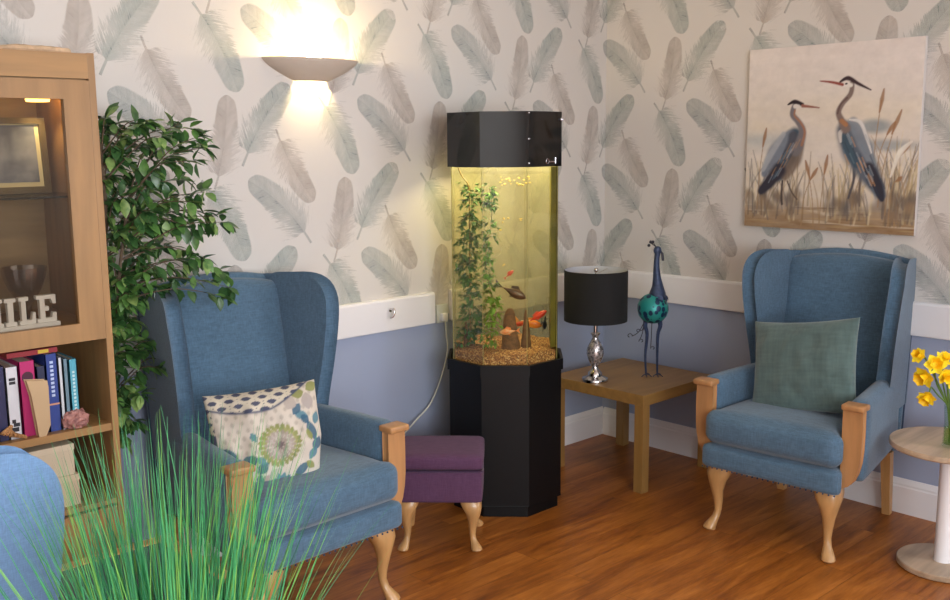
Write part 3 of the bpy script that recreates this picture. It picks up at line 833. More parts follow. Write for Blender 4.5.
# golden beads imitating glints of reflected light in the upper water
gf = mat('gold_glint', (255, 224, 130), .25, .3, emis=None)
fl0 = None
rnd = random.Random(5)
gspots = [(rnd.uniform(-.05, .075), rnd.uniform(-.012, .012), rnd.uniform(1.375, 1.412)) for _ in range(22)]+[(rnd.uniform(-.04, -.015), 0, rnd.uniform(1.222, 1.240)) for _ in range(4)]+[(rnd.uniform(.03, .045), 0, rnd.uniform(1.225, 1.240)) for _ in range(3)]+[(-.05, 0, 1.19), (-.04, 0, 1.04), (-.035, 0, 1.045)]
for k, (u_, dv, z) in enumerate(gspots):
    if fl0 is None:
        bm = bmesh.new(); bmesh.ops.create_icosphere(bm, subdivisions=1, radius=.0055, matrix=Matrix.Diagonal((1, 1, .6, 1))); o = fl0 = obj('glint_bead', bm, gf)
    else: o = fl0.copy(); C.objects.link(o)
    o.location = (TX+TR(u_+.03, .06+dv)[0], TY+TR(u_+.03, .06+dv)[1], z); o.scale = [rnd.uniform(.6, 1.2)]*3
    tag(o, 'golden bead imitating a light glint in the upper part of the fish tank', 'flake', 'imitated golden glints in the tank water')  # flake here means a bead standing in for a light glint
# air hose clipped inside the left of the tank
bm = bmesh.new(); tube(bm, spline([(TX-.150, TY+.125, 1.45), (TX-.135, TY+.115, 1.41), (TX-.115, TY+.095, 1.36), (TX-.115, TY+.095, 1.20), (TX-.115, TY+.095, .70)], 6), .003, 6)
tag(obj('air_hose', bm, mat('hose', (140, 116, 60), .4)), 'thin brown air hose running down inside the left of the tank', 'hose')

# ------------------------------------------------------------------ side table, lamp, bird
def lack(label):
    t = thing('side_table', label, 'side table', (-.335, -.455, 0))
    obj('tabletop', B(-.275, .275, -.275, .275, .40, .45, bev=.002), M['lack'], t, smooth=False)
    for sx in (-1, 1):
        for sy in (-1, 1):
            obj('leg', B(*sorted((sx*.225, sx*.273)), *sorted((sy*.225, sy*.273)), 0, .40, bev=.0015), wood('leg_oak', (156, 118, 64), 'z', .1, .45), t, smooth=False)
lack('square oak side table with thick legs in the corner, carrying the lamp and metal bird')
lp = thing('table_lamp', 'table lamp with a black drum shade and a mosaic mirror base on the square table', 'lamp', (-.545, -.400, .4505))
bm = bmesh.new(); lathe(bm, [(.062, 0), (.063, .006), (.060, .014), (.045, .020), (.034, .026), (.032, .040), (.022, .050), (.015, .060), (.014, .070)], 40); obj('foot', bm, M['chrome'], lp)
mos = mat('mosaic_mirror', (196, 186, 184), .15, .7)
nt = mos.node_tree; b_ = nt.nodes['Principled BSDF']
vo = N(nt, 'ShaderNodeTexVoronoi'); vo.inputs['Scale'].default_value = 130; tc = N(nt, 'ShaderNodeTexCoord'); L(nt, tc.outputs['Object'], vo.inputs['Vector'])
rp = N(nt, 'ShaderNodeValToRGB'); rp.color_ramp.elements[0].color = (.12, .11, .12, 1); rp.color_ramp.elements[1].color = (.85, .82, .82, 1); sp = N(nt, 'ShaderNodeSeparateColor')
L(nt, vo.outputs['Color'], sp.inputs[0]); L(nt, sp.outputs[0], rp.inputs[0]); L(nt, rp.outputs[0], b_.inputs['Base Color'])
bp = N(nt, 'ShaderNodeBump'); bp.inputs['Strength'].default_value = 1; bp.inputs['Distance'].default_value = .003; L(nt, sp.outputs[1], bp.inputs['Height']); L(nt, bp.outputs[0], b_.inputs['Normal'])
bm = bmesh.new(); lathe(bm, [(.015, .070), (.023, .084), (.033, .104), (.040, .130), (.039, .152), (.031, .172), (.020, .190), (.014, .204), (.016, .216), (.024, .226)], 40); obj('stem', bm, mos, lp)
bm = bmesh.new(); lathe(bm, [(.024, .226), (.019, .229), (.010, .232), (.010, .275), (.006, .280), (.004, .505), (.004, .507)], 24); obj('fitting', bm, M['chrome'], lp)
shm = mat('black_shade', (14, 14, 15), .85, bump=.2, scale=300); shi = mat('shade_lining', (186, 188, 198), .7)
bm = bmesh.new()
n = 64; Rr = [(.1455, .287), (.1455, .521), (.1435, .521), (.1435, .287)]
rg = [[bm.verts.new((r*math.cos(2*PI*i/n), r*math.sin(2*PI*i/n), z)) for i in range(n)] for r, z in Rr]
for q in range(4):
    for i in range(n):
        f = bm.faces.new((rg[q][i], rg[q][(i+1) % n], rg[(q+1) % 4][(i+1) % n], rg[(q+1) % 4][i])); f.material_index = 1 if q == 2 else 0
sh = obj('lamp_shade', bm, mats=[shm, shi], parent=lp)
bm = bmesh.new()
for k in range(3):
    a = k*2*PI/3+.3; tube(bm, [(0, 0, .500), (.142*math.cos(a), .142*math.sin(a), .512)], .0015, 6)
bmesh.ops.create_icosphere(bm, subdivisions=2, radius=.011, matrix=Matrix.Translation((0, 0, .520)))
obj('finial', bm, M['chrome'], sh)

bd = thing('bird_ornament', 'metal peacock ornament with a turquoise ball body and blue neck on the square table', 'ornament', (-.285, -.530, .4505), -PI/4)
# local X runs to the picture right, -Y towards the room
tq = mat('turquoise_metal', (40, 142, 138), .4, .3, var=.15)
nt = tq.node_tree; b_ = nt.nodes['Principled BSDF']
vo = N(nt, 'ShaderNodeTexVoronoi'); vo.inputs['Scale'].default_value = 38; tc = N(nt, 'ShaderNodeTexCoord')
mp = N(nt, 'ShaderNodeMapping'); mp.inputs['Scale'].default_value = (1, 1, .8); L(nt, tc.outputs['Object'], mp.inputs[0]); L(nt, mp.outputs[0], vo.inputs['Vector'])
rp = N(nt, 'ShaderNodeValToRGB'); e = rp.color_ramp.elements; e[0].position = .40; e[0].color = (*lin((22, 52, 84)), 1); e[1].position = .46; e[1].color = (*lin((44, 150, 144)), 1)
L(nt, vo.outputs['Distance'], rp.inputs[0]); L(nt, rp.outputs[0], b_.inputs['Base Color'])
bm = bmesh.new(); lathe(bm, [(.002, -.071), (.025, -.067), (.048, -.055), (.066, -.033), (.073, -.006), (.071, .02), (.060, .043), (.042, .060), (.02, .070), (.002, .072)], 32, c=(0, 0, .325)); obj('body', bm, tq, bd)
nk = mat('blue_metal', (52, 66, 96), .5, .3, var=.2, scale=60)
bm = bmesh.new()
path = [(.020, 0, .37), (.020, 0, .400), (.020, .0, .43), (.016, 0, .47), (.013, 0, .52), (.014, 0, .565), (.017, 0, .590), (.018, 0, .605), (.016, 0, .615)]
tube(bm, spline(path, 3), [r for r in np.interp(np.linspace(0, 8, 25), range(9), [.044, .038, .027, .019, .0145, .0125, .014, .012, .004])], 14)
for i in range(9):  # ragged collar
    a = 2*PI*i/9; leafquad(bm, Vector((.02+.036*math.cos(a), .036*math.sin(a), .392)), Vector((math.cos(a)*.9, math.sin(a)*.9, -1)), Vector((math.cos(a), math.sin(a), 1)), .034, .013, bend=.35)
bmesh.ops.create_uvsphere(bm, u_segments=16, v_segments=10, radius=.019, matrix=Matrix.Translation((.016, 0, .598)) @ Matrix.Diagonal((1, .8, 1.1, 1)))
nkp = obj('neck', bm, nk, bd)
bm = bmesh.new(); loft(bm, [[(.020+dx+.006*math.cos(q*PI/4), .006*math.sin(q*PI/4)*w, z+0*q) for q in range(8)] for dx, z, w in ((.006, .600, 1), (.018, .585, .7), (.021, .565, .3), (.022, .550, .1))]); obj('beak', bm, M['dark_metal'], nkp)
bm = bmesh.new()
for a in (-.022, -.014, -.004):
    tube(bm, spline([(.014, 0, .610), (.004+a*.5, 0, .626), (a, 0, .636)], 4), .0016, 5); bmesh.ops.create_icosphere(bm, subdivisions=1, radius=.0085, matrix=Matrix.Translation((a-.002, 0, .636+(-.014 if a < -.02 else .002))))
obj('crest', bm, M['dark_metal'], nkp)
for s, x in ((-1, -.034), (1, .036)):
    bm = bmesh.new()
    tube(bm, spline([(x*.9, 0, .272), (x, 0, .24), (x*.72, 0, .20), (x*.8-.004, 0, .10), (x*.75, 0, .004)], 4), [.011, .011, .011, .0105, .010, .0095, .009, .0085, .008, .0075, .007, .0065, .006, .0055, .005, .0045, .004], 8)
    for a in (-2.4, -1.6, -.8, .9):
        tube(bm, spline([(x*.75, 0, .010), (x*.75+.016*math.cos(a), .016*math.sin(a), .010), (x*.75+.032*math.cos(a), .032*math.sin(a), .0025)], 3), .0022, 5)
    obj('leg', bm, M['dark_metal'] if False else nk, bd)
bm = bmesh.new()
def curl(x0, z0, x1, z1, s, r):
    pts = [(x0, .02, z0), ((x0+x1)/2, .02, (z0+z1)/2-.02), (x1, .02, z1)]
    cx, cz = x1-s*r, z1
    for k in range(1, 16):
        a = k/15*1.5*PI; rr = r*(1-k/22); pts.append((cx+s*rr*math.cos(a), .02, cz+rr*math.sin(a)))
    tube(bm, spline(pts, 3), .0022, 5)
curl(-.030, .275, -.060, .165, -1, .012); curl(-.028, .275, -.090, .190, 1, .014); curl(-.0, .262, -.004, .13, -1, .011); curl(-.03, .27, -.055, .215, 1, .010)
obj('wire_tail', bm, M['dark_metal'], bd)

# ------------------------------------------------------------------ wall lamp
sc_ = thing('wall_lamp', 'pale plaster half bowl wall lamp glowing on the feather wallpaper', 'wall lamp', (-1.797, -.0005, 1.872))
bm = bmesh.new()
NTh, NPh = 40, 14
def bowl(th, ph, k):
    # ph 0 rim .. 1 bottom opening ; th 0..pi from right to left round the front
    a = .214*k; d = .118*k; h = .083
    s = 1-.66*ph**1.5
    return (a*s*math.cos(th), -d*s*math.sin(th), -h*ph)
g1 = [[bm.verts.new(bowl(PI*i/NTh, j/NPh, 1)) for i in range(NTh+1)] for j in range(NPh+1)]
g2 = [[bm.verts.new(Vector(bowl(PI*i/NTh, j/NPh, .965))+Vector((0, 0, .0))) for i in range(NTh+1)] for j in range(NPh+1)]
for j in range(NPh):
    for i in range(NTh):
        bm.faces.new((g1[j][i], g1[j][i+1], g1[j+1][i+1], g1[j+1][i])); bm.faces.new((g2[j][i], g2[j+1][i], g2[j+1][i+1], g2[j][i+1]))
for i in range(NTh): bm.faces.new((g1[0][i], g2[0][i], g2[0][i+1], g1[0][i+1])); bm.faces.new((g1[NPh][i], g1[NPh][i+1], g2[NPh][i+1], g2[NPh][i]))
obj('bowl', bm, mat('plaster', (196, 182, 168), .8), sc_)
bm = bmesh.new(); bmesh.ops.create_uvsphere(bm, u_segments=20, v_segments=12, radius=.020, matrix=Matrix.Translation((0, -.045, .012)))
bmesh.ops.create_cone(bm, cap_ends=True, segments=16, radius1=.012, radius2=.012, depth=.05, matrix=Matrix.Translation((0, -.030, .012)) @ Matrix.Rotation(PI/2, 4, 'X'))
BULB = obj('bulb', bm, mat('bulb_glow', (255, 220, 150), .5, emis=(255, 226, 168), estr=850), sc_)

# ------------------------------------------------------------------ heron canvas
def paint():
    W = 250; H = 250
    X, Y = np.meshgrid(np.linspace(0, 1, W), np.linspace(0, 1, H))   # Y up
    rs = np.random.RandomState(4)
    def fbm(sx, sy, seed):
        r = np.random.RandomState(seed); out = np.zeros((H, W))
        for o, amp in ((1, .5), (2, .3), (4, .2)):
            gx, gy = max(2, int(sx*o)), max(2, int(sy*o)); g = r.rand(gy+2, gx+2)
            fx, fy = X*gx, Y*gy; ix, iy = fx.astype(int), fy.astype(int); tx, ty = fx-ix, fy-iy
            tx = tx*tx*(3-2*tx); ty = ty*ty*(3-2*ty)
            out += amp*((g[iy, ix]*(1-tx)+g[iy, ix+1]*tx)*(1-ty)+(g[iy+1, ix]*(1-tx)+g[iy+1, ix+1]*tx)*ty)
        return out
    n1 = fbm(3, 9, 1); n2 = fbm(8, 30, 2); n3 = fbm(30, 30, 3)
    img = np.ones((H, W, 3))*np.array(lin((206, 198, 190)))
    img = lay(img, smooth(.30, .75, n1)*smooth(1, .4, Y), (210, 203, 192), .7)
    img = lay(img, np.exp(-((Y-.60)/.13)**2)*n1*1.3, (207, 196, 178), .9)
    img = lay(img, smooth(.6, .95, Y), (208, 200, 198), .6)
    img = lay(img, np.exp(-((Y-.49)/.045)**2)*smooth(.5, .1, X), (160, 170, 174), .55)
    img = lay(img, ell(X, Y, .76, .56, .09, .035, 0, .5), (124, 134, 140), .8)
    img = lay(img, ell(X, Y, .82, .46, .16, .03, 0, .6), (132, 140, 146), .7)
    img = lay(img, smooth(.42, .3, Y)*n2, (200, 186, 160), .9)
    img = lay(img, smooth(.20, .06, Y), (150, 124, 92), .8)
    img = lay(img, smooth(.13, .02, Y)*n2*1.4, (126, 96, 64), .9)
    for k in range(40): img = lay(img, ell(X, Y, rs.rand(), rs.uniform(.02, .13), rs.uniform(.03, .12), .004, 0, .6), [(206, 192, 170), (116, 92, 66), (176, 150, 112)][k % 3], .6)
    def stroke(pts, w, col, op=1, seg=14):
        nonlocal img
        P = spline([(a, b, 0) for a, b in pts], seg); m = np.zeros((H, W))
        for i in range(len(P)-1):
            ww = np.interp(i/(len(P)-1), np.linspace(0, 1, len(w)), w) if isinstance(w, (list, tuple)) else w
            ax, ay, bx, by = P[i].x, P[i].y, P[i+1].x, P[i+1].y
            dx, dy = bx-ax, by-ay; q = dx*dx+dy*dy+1e-12
            x0, x1 = int(max(0, (min(ax, bx)-ww*1.6)*W)), int(min(W, (max(ax, bx)+ww*1.6)*W+2)); y0, y1 = int(max(0, (min(ay, by)-ww*1.6)*H)), int(min(H, (max(ay, by)+ww*1.6)*H+2))
            if x1 <= x0 or y1 <= y0: continue
            xs, ys = X[y0:y1, x0:x1], Y[y0:y1, x0:x1]
            t = np.clip(((xs-ax)*dx+(ys-ay)*dy)/q, 0, 1); d = np.hypot(xs-ax-t*dx, ys-ay-t*dy)
            m[y0:y1, x0:x1] = np.maximum(m[y0:y1, x0:x1], 1-smooth(ww*.6, ww*1.2+.002, d))
        img = lay(img, m, col, op)
    # reeds
    cl = [(.10, .12, 26), (.28, .12, 22), (.60, .12, 34), (.66, .14, 20), (.90, .12, 60), (.98, .15, 22)]
    cols = [(120, 100, 74), (176, 158, 120), (92, 86, 82), (206, 192, 160), (150, 122, 86), (104, 100, 100)]
    for cx, w, n in cl:
        for k in range(n):
            x = cx+rs.normal(0, w*.45); y = rs.uniform(.04, .14); h = rs.uniform(.10, .34)*(1.25 if cx > .85 else 1); a = rs.normal(0, .22)
            stroke([(x, y), (x+a*h*.4, y+h*.55), (x+a*h*1.1, y+h)], [.005, .004, .001], cols[rs.randint(6)], .5, 5)
    for x0 in (.06, .18, .28, .60, .66, .92, .86, .95):
        for k in range(12): img = lay(img, ell(X, Y, x0+rs.normal(0, .05), rs.uniform(.09, .2), .025, .03, rs.rand(), .6), [(108, 98, 92), (86, 80, 80), (138, 116, 90)][k % 3], .4)
    for (x, y, h, a) in [(.08, .30, .26, .15), (.76, .45, .30, .12), (.80, .34, .30, .30), (.78, .42, .16, .5), (.84, .3, .18, .6), (.86, .24, .06, .9), (.44, .14, .24, -.25), (.47, .15, .26, .12), (.36, .18, .16, .5)]:
        stroke([(x, y-.2), (x+a*h*.2, y), (x+a*h*.8, y+h*.8)], [.003, .002, .002], (150, 122, 92), .8)
        stroke([(x+a*h*.6, y+h*.6), (x+a*h*1.1, y+h*1.0)], [.003, .011, .002], (142, 104, 72), .85)
    stroke([(.86, .30), (.90, .42), (.96, .48)], [.004, .016, .004], (222, 218, 208), .8)
    _st = stroke
    def stroke(pts, w, col, op=1, seg=14): _st([(a+.012, b-.035) for a, b in pts], w, col, op, seg)
    # left heron
    g, dk, bl, br = (116, 124, 136), (54, 52, 62), (62, 82, 98), (126, 96, 78)
    stroke([(.225, .30), (.222, .22), (.228, .17)], .006, (74, 66, 64)); stroke([(.255, .30), (.285, .24), (.32, .20)], .004, (92, 80, 72)); 
    stroke([(.29, .55), (.25, .45), (.20, .34)], [.05, .075, .04], bl, 1); stroke([(.33, .50), (.30, .42), (.24, .33)], [.02, .04, .03], (112, 96, 84), .85)
    stroke([(.26, .55), (.18, .46), (.11, .34)], [.035, .055, .02], g, 1); stroke([(.22, .56), (.14, .44), (.10, .36)], [.015, .02, .01], (160, 164, 170), .8)
    stroke([(.20, .36), (.14, .29), (.09, .24)], [.045, .04, .02], dk, 1); stroke([(.28, .55), (.27, .50), (.22, .42)], [.03, .03, .01], (74, 76, 86), .9)
    stroke([(.285, .722), (.275, .70), (.272, .665), (.305, .63), (.335, .58), (.325, .52), (.30, .47)], [.014, .016, .017, .018, .022, .030, .035], (112, 108, 112), 1)
    stroke([(.285, .69), (.285, .66), (.325, .62), (.350, .57), (.335, .50)], [.005, .006, .008], (158, 112, 84), .8)
    stroke([(.285, .712), (.31, .716), (.335, .712)], [.012, .015, .008], (208, 202, 196)); stroke([(.318, .718), (.324, .719)], .004, (30, 24, 28)); stroke([(.24, .722), (.28, .737), (.33, .722)], [.003, .012, .008], (44, 36, 42)); stroke([(.33, .713), (.37, .708), (.43, .700)], [.009, .006, .002], (140, 92, 80))
    for k in range(34): x = rs.rand(); cx, cy = .31-.16*x+rs.normal(0, .018), .54-.22*x; stroke([(cx, cy), (cx-.025, cy-.045)], .003, [(178, 140, 100), (92, 116, 132), (50, 60, 74), (150, 158, 168)][k % 4], .35, 3)
    def stroke(pts, w, col, op=1, seg=14): _st([(a, b-.018) for a, b in pts], w, col, op, seg)
    # right heron
    stroke([(.655, .40), (.66, .30), (.635, .20)], [.012, .007, .005], (84, 80, 84)); stroke([(.70, .34), (.695, .24), (.70, .16)], [.008, .005, .004], (108, 96, 88))
    stroke([(.60, .56), (.66, .46), (.74, .34), (.82, .22)], [.055, .085, .065, .02], (88, 96, 108), 1)
    stroke([(.585, .55), (.62, .46), (.67, .38)], [.02, .03, .02], (64, 84, 98), .9); stroke([(.64, .60), (.70, .50), (.76, .38)], [.03, .04, .02], (122, 130, 140), .9)
    stroke([(.74, .36), (.79, .27), (.82, .20)], [.035, .035, .012], (52, 52, 62), 1); stroke([(.62, .615), (.68, .60), (.72, .52), (.75, .44)], [.004, .010, .008, .003], (206, 204, 202), .9)
    stroke([(.575, .50), (.57, .545), (.585, .56)], [.006, .012, .006], (208, 202, 196), .8)
    stroke([(.622, .805), (.625, .785), (.615, .745), (.575, .70), (.555, .655), (.575, .61), (.60, .57)], [.013, .013, .014, .014, .016, .020, .03], (122, 106, 100), 1)
    stroke([(.60, .73), (.565, .695), (.55, .65)], .005, (92, 74, 70), .8); stroke([(.575, .61), (.60, .59)], .012, (168, 116, 74), .8)
    stroke([(.57, .797), (.595, .80), (.618, .795)], [.008, .013, .010], (212, 206, 200)); stroke([(.588, .803), (.594, .804)], .004, (30, 24, 28)); stroke([(.555, .815), (.60, .832), (.66, .80), (.73, .765)], [.004, .012, .008, .002], (58, 42, 48)); stroke([(.57, .80), (.51, .815), (.44, .825)], [.008, .006, .002], (136, 70, 62))
    for k in range(34): x = rs.rand(); cx, cy = .60+.19*x+rs.normal(0, .03), .55-.30*x; stroke([(cx, cy), (cx+.025, cy-.05)], .003, [(196, 150, 104), (150, 160, 168), (50, 62, 78), (104, 124, 138)][k % 4], .45, 3)
    img = img*(1.16+(n3[..., None]-.5)*.16+(n2[..., None]-.5)*.12)
    return W, H, np.clip(img, 0, 1)
W, H, img = paint()
cv = thing('canvas_picture', 'square canvas painting of two herons among reeds on the right wall', 'picture', (-.0015, -1.2265, 1.164))
y0, y1 = -.3855, .3855
bm = bmesh.new()
box(bm, -.024, 0, y0, y1, 0, .783, bev=.002)
obj('canvas_body', bm, mat('canvas_edge', (206, 202, 200), .8), cv)
bm = bmesh.new()
vg = [[bm.verts.new((-.0246, y1+(y0-y1)*i/(W-1), .001+.781*j/(H-1))) for i in range(W)] for j in range(H)]
for j in range(H-1):
    for i in range(W-1): bm.faces.new((vg[j][i], vg[j+1][i], vg[j+1][i+1], vg[j][i+1]))
pc = obj('painting', bm, attrmat('heron_paint', rough=.6, bump=.25), cv, smooth=False)
ca = pc.data.color_attributes.new('Col', 'FLOAT_COLOR', 'POINT')
ca.data.foreach_set('color', np.concatenate([img.reshape(-1, 3), np.ones((W*H, 1))], 1).astype('f').ravel())

# ------------------------------------------------------------------ round table and daffodils
RTX, RTY = -.425, -1.957
rt = thing('round_table', 'small round pale oak table on a white column at the right edge', 'side table', (RTX, RTY, 0))
bm = bmesh.new(); lathe(bm, [(.152, 0), (.157, .004), (.157, .020), (.154, .023)], 56); obj('base', bm, M['pale'], rt)
bm = bmesh.new(); lathe(bm, [(.033, .0232), (.031, .03), (.031, .445), (.045, .4488)], 32); obj('column', bm, M['white_metal'], rt)
bm = bmesh.new(); lathe(bm, [(.202, .449), (.206, .453), (.206, .466), (.203, .470)], 64); obj('tabletop', bm, M['pale'], rt)
vz = thing('vase', 'clear glass vase of water on the small round table', 'vase', (-.479, -1.978, .4704))
VG = thinglass('vase_glass', (.90, .95, .90), fres=1.5)
bm = bmesh.new(); lathe(bm, [(.026, 0), (.030, .004), (.029, .03), (.027, .09), (.031, .15), (.029, .15), (.025, .09), (.026, .012), (.002, .010)], 32, cap=False); obj('glass', bm, VG, vz)
bm = bmesh.new(); lathe(bm, [(.002, .011), (.0255, .012), (.0255, .07), (.002, .07)], 24, cap=False); obj('water', bm, thinglass('vase_water', (.78, .88, .62), fres=1.33), vz)
yel = mat('daffodil_yellow', (255, 230, 40), .55, var=.04, scale=60); yel2 = mat('daffodil_trumpet', (252, 208, 20), .55)
stg = mat('daffodil_stem', (92, 124, 52), .5, var=.15)
def daffodil(dx, dz, dy, face, label, sc=1.0):
    """dx: along the wall to the picture right, dy: towards the room"""
    base = Vector((-.479, -1.978, .486)); ax = Vector((.68, -.73, 0)); ay = Vector((-.73, -.68, 0))
    head = base+ax*dx+ay*dy+Vector((0, 0, dz))
    t = thing('daffodil', label, 'flower', base, 0, 'daffodils in the vase')
    hl = head-base; f = (ax*face[0]+ay*face[1]+Vector((0, 0, face[2]))).normalized()
    rim = Vector((0, 0, .135))+(ax*max(-.022, min(.022, dx*.3)))
    bm = bmesh.new(); tube(bm, spline([ax*random.uniform(-.01, .01), rim*.55, rim, (rim+hl)/2+Vector((0, 0, .02)), hl-f*.024*sc+Vector((0, 0, .008)), hl-f*.012*sc], 5), .0028, 6); obj('stem', bm, stg, t)
    q = f.to_track_quat('Z', 'Y').to_matrix().to_4x4(); q.translation = hl
    bm = bmesh.new()
    for k in range(6):
        a = k*PI/3+random.uniform(-.1, .1); leafquad(bm, Vector((0, 0, -.003)), Vector((math.cos(a), math.sin(a), .25+random.uniform(-.1, .2))), Vector((0, 0, 1)), .030*sc, .0125*sc, bend=-.15)
    xf(bm, bm.verts, q); obj('petals', bm, yel, t)
    bm = bmesh.new(); n = 24
    rr = [(.006, -.002), (.008, .008), (.010, .018), (.0145, .026)]
    rg = [[bm.verts.new((r*sc*(1+(.12*math.sin(i*PI/2) if j == 3 else 0))*math.cos(2*PI*i/n), r*sc*(1+(.12*math.sin(i*PI/2) if j == 3 else 0))*math.sin(2*PI*i/n), z*sc)) for i in range(n)] for j, (r, z) in enumerate(rr)]
    for a, b in zip(rg, rg[1:]):
        for i in range(n): bm.faces.new((a[i], a[(i+1) % n], b[(i+1) % n], b[i]))
    bm.faces.new(rg[0][::-1]); xf(bm, bm.verts, q); obj('trumpet', bm, yel2, t)
for d in [(-.135, .316, .02, (-.8, .5, .5), 'daffodil highest at the left of the bunch, half open', 1.1), (-.090, .292, .04, (-.2, 1, .3), 'large daffodil facing the room near the top left of the bunch', 1.35),
          (-.125, .256, .06, (-.9, .5, -.3), 'daffodil with open trumpet pointing left, below the highest one', 1.5), (-.066, .264, .07, (.1, .9, -.3), 'daffodil low in the middle of the bunch', 1.25),
          (-.108, .180, .04, (-.6, .6, -.6), 'single lowest daffodil drooping left on a curved stem', 1.3), (-.045, .294, -.02, (.3, .6, .6), 'daffodil at the top middle behind the others', 1.2),
          (-.036, .246, .06, (.3, .9, -.1), 'daffodil just over the vase at the right edge', 1.25), (.012, .285, .01, (.8, .4, .2), 'daffodil farthest right in the bunch', 1.2), (.02, .235, -.04, (.9, -.2, .2), 'daffodil at the back right of the bunch', 1.2)]:
    daffodil(*d)
for k, (a, l) in enumerate(((-.3, .20), (.2, .24), (.5, .18))):
    pass

# ------------------------------------------------------------------ socket, cable and hook
bm = bmesh.new(); box(bm, -1.176, -1.112, -.014, -.001, .755, .838, bev=.003)
sk = tag(obj('power_socket', bm, M['plastic']), 'small white power socket in the gap of the white rail left of the tank', 'socket')
bm = bmesh.new(); box(bm, -1.160, -1.128, -.034, -.0142, .765, .800, bev=.004)
plg = tag(obj('plug', bm, M['white']), 'white plug in the socket left of the tank', 'plug')
bm = bmesh.new(); tube(bm, spline([(-1.144, -.030, .764), (-1.140, -.034, .70), (-1.135, -.032, .62), (-1.175, -.028, .50), (-1.24, -.03, .40), (-1.34, -.04, .34), (-1.42, -.04, .27), (-1.46, -.04, .10), (-1.46, -.04, .004)], 8), .0032, 6)
tag(obj('power_cable', bm, mat('cable_white', (206, 208, 196), .5)), 'thin white cable hanging from the socket behind the tank stand', 'cable')
bm = bmesh.new(); lathe(bm, [(.008, 0), (.008, .004)], 16)
xf(bm, bm.verts, Matrix.Translation((-1.447, -.0215, .850)) @ Matrix.Rotation(PI/2, 4, 'X'))
tube(bm, spline([(-1.447, -.024, .852), (-1.446, -.045, .858), (-1.447, -.050, .842), (-1.452, -.046, .826), (-1.456, -.034, .820)], 5), .0045, 8)
tag(obj('coat_hook', bm, M['chrome']), 'small metal hook on the white rail between the armchair and the tank', 'hook')

# ------------------------------------------------------------------ display cabinet
CR, CF = -2.829, -.450      # right side and front face
CL, CB = -3.86, -.022
cb = thing('display_cabinet', 'tall oak display cabinet with glass door at the left edge', 'cabinet', ((CR+CL)/2, (CF+CB)/2, 0))
ox, oy = cb.location.x, cb.location.y
def cobj(name, bm, m_, par=None, smooth=False):
    xf(bm, bm.verts, Matrix.Translation((-ox, -oy, 0)))
    return obj(name, bm, m_, par or cb, smooth)
cobj('side_panel', B(CR-.020, CR, CF, CB, 0, 1.810, bev=.001), M['cab'])
cobj('side_panel', B(CL, CL+.020, CF, CB, 0, 1.810, bev=.001), M['cab'])
cobj('back_panel', B(CL+.020, CR-.020, CB-.008, CB, .06, 1.79), M['cab_in'])
cobj('top_panel', B(CL+.0202, CR-.0202, CF, CB-.0082, 1.738, 1.808), M['cab_x'])
cobj('light_blocker', B(CL+.0202, CR-.0202, CF+.020, CF+.036, 1.70, 1.7379), M['cab_x'])  # hidden strip added to stop the downlight leaking above the doors
cobj('plinth', B(CL+.0202, CR-.0202, CF+.02, CB-.0082, 0, .06), M['cab_x'])
for z0, z1 in ((.708, .730), (1.010, 1.032), (.480, .495), (.06, .08)):
    cobj('shelf', B(CL+.0202, CR-.0202, CF+.004, CB-.0084, z0, z1), M['cab_x'])
cobj('glass_shelf', B(CL+.021, CR-.021, CF+.04, CB-.0086, 1.404, 1.410), thinglass('shelf_glass', (.62, .66, .62)))
mid = (CL+CR)/2
for k, (a, b) in enumerate(((mid+.002, CR-.022), (CL+.022, mid-.002))):
    bm = bmesh.new()
    xa, xb = a, b; za, zb = .990, 1.733
    st_ = .074
    box(bm, xb-st_, xb, CF-.004, CF+.018, za, zb); box(bm, xa, xa+st_, CF-.004, CF+.018, za, zb)
    box(bm, xa+st_, xb-st_, CF-.004, CF+.018, zb-.053, zb); box(bm, xa+st_, xb-st_, CF-.004, CF+.018, za, za+.053)
    dr = cobj('door', bm, M['cab'])
    bm = B(xa+st_-.005, xb-st_+.005, CF+.010, CF+.014, za+.048, zb-.048)
    xf(bm, bm.verts, Matrix.Translation((-ox, -oy, 0))); obj('door_glass', bm, thinglass('smoked_glass', (.86, .84, .80), gloss=.05), dr, False)
    bm = B(a, b, CF-.004, CF+.018, .085, .474, bev=.001); ld = cobj('lower_door', bm, M['cab_x'])
    bm = bmesh.new(); bmesh.ops.create_uvsphere(bm, u_segments=12, v_segments=8, radius=.012, matrix=Matrix.Translation(((a+.04 if k == 0 else b-.04)-ox, CF-.016-oy, .40))); obj('knob', bm, M['chrome'], ld)
DLX, DLY = -2.915, -.23
bm = bmesh.new(); lathe(bm, [(.032, 0), (.034, .006), (.034, .057)], 24); xf(bm, bm.verts, Matrix.Translation((DLX-ox, DLY-oy, 1.681))); obj('downlight', bm, mat('downlight_glow', (255, 210, 120), .5, emis=(255, 200, 96), estr=9), cb)

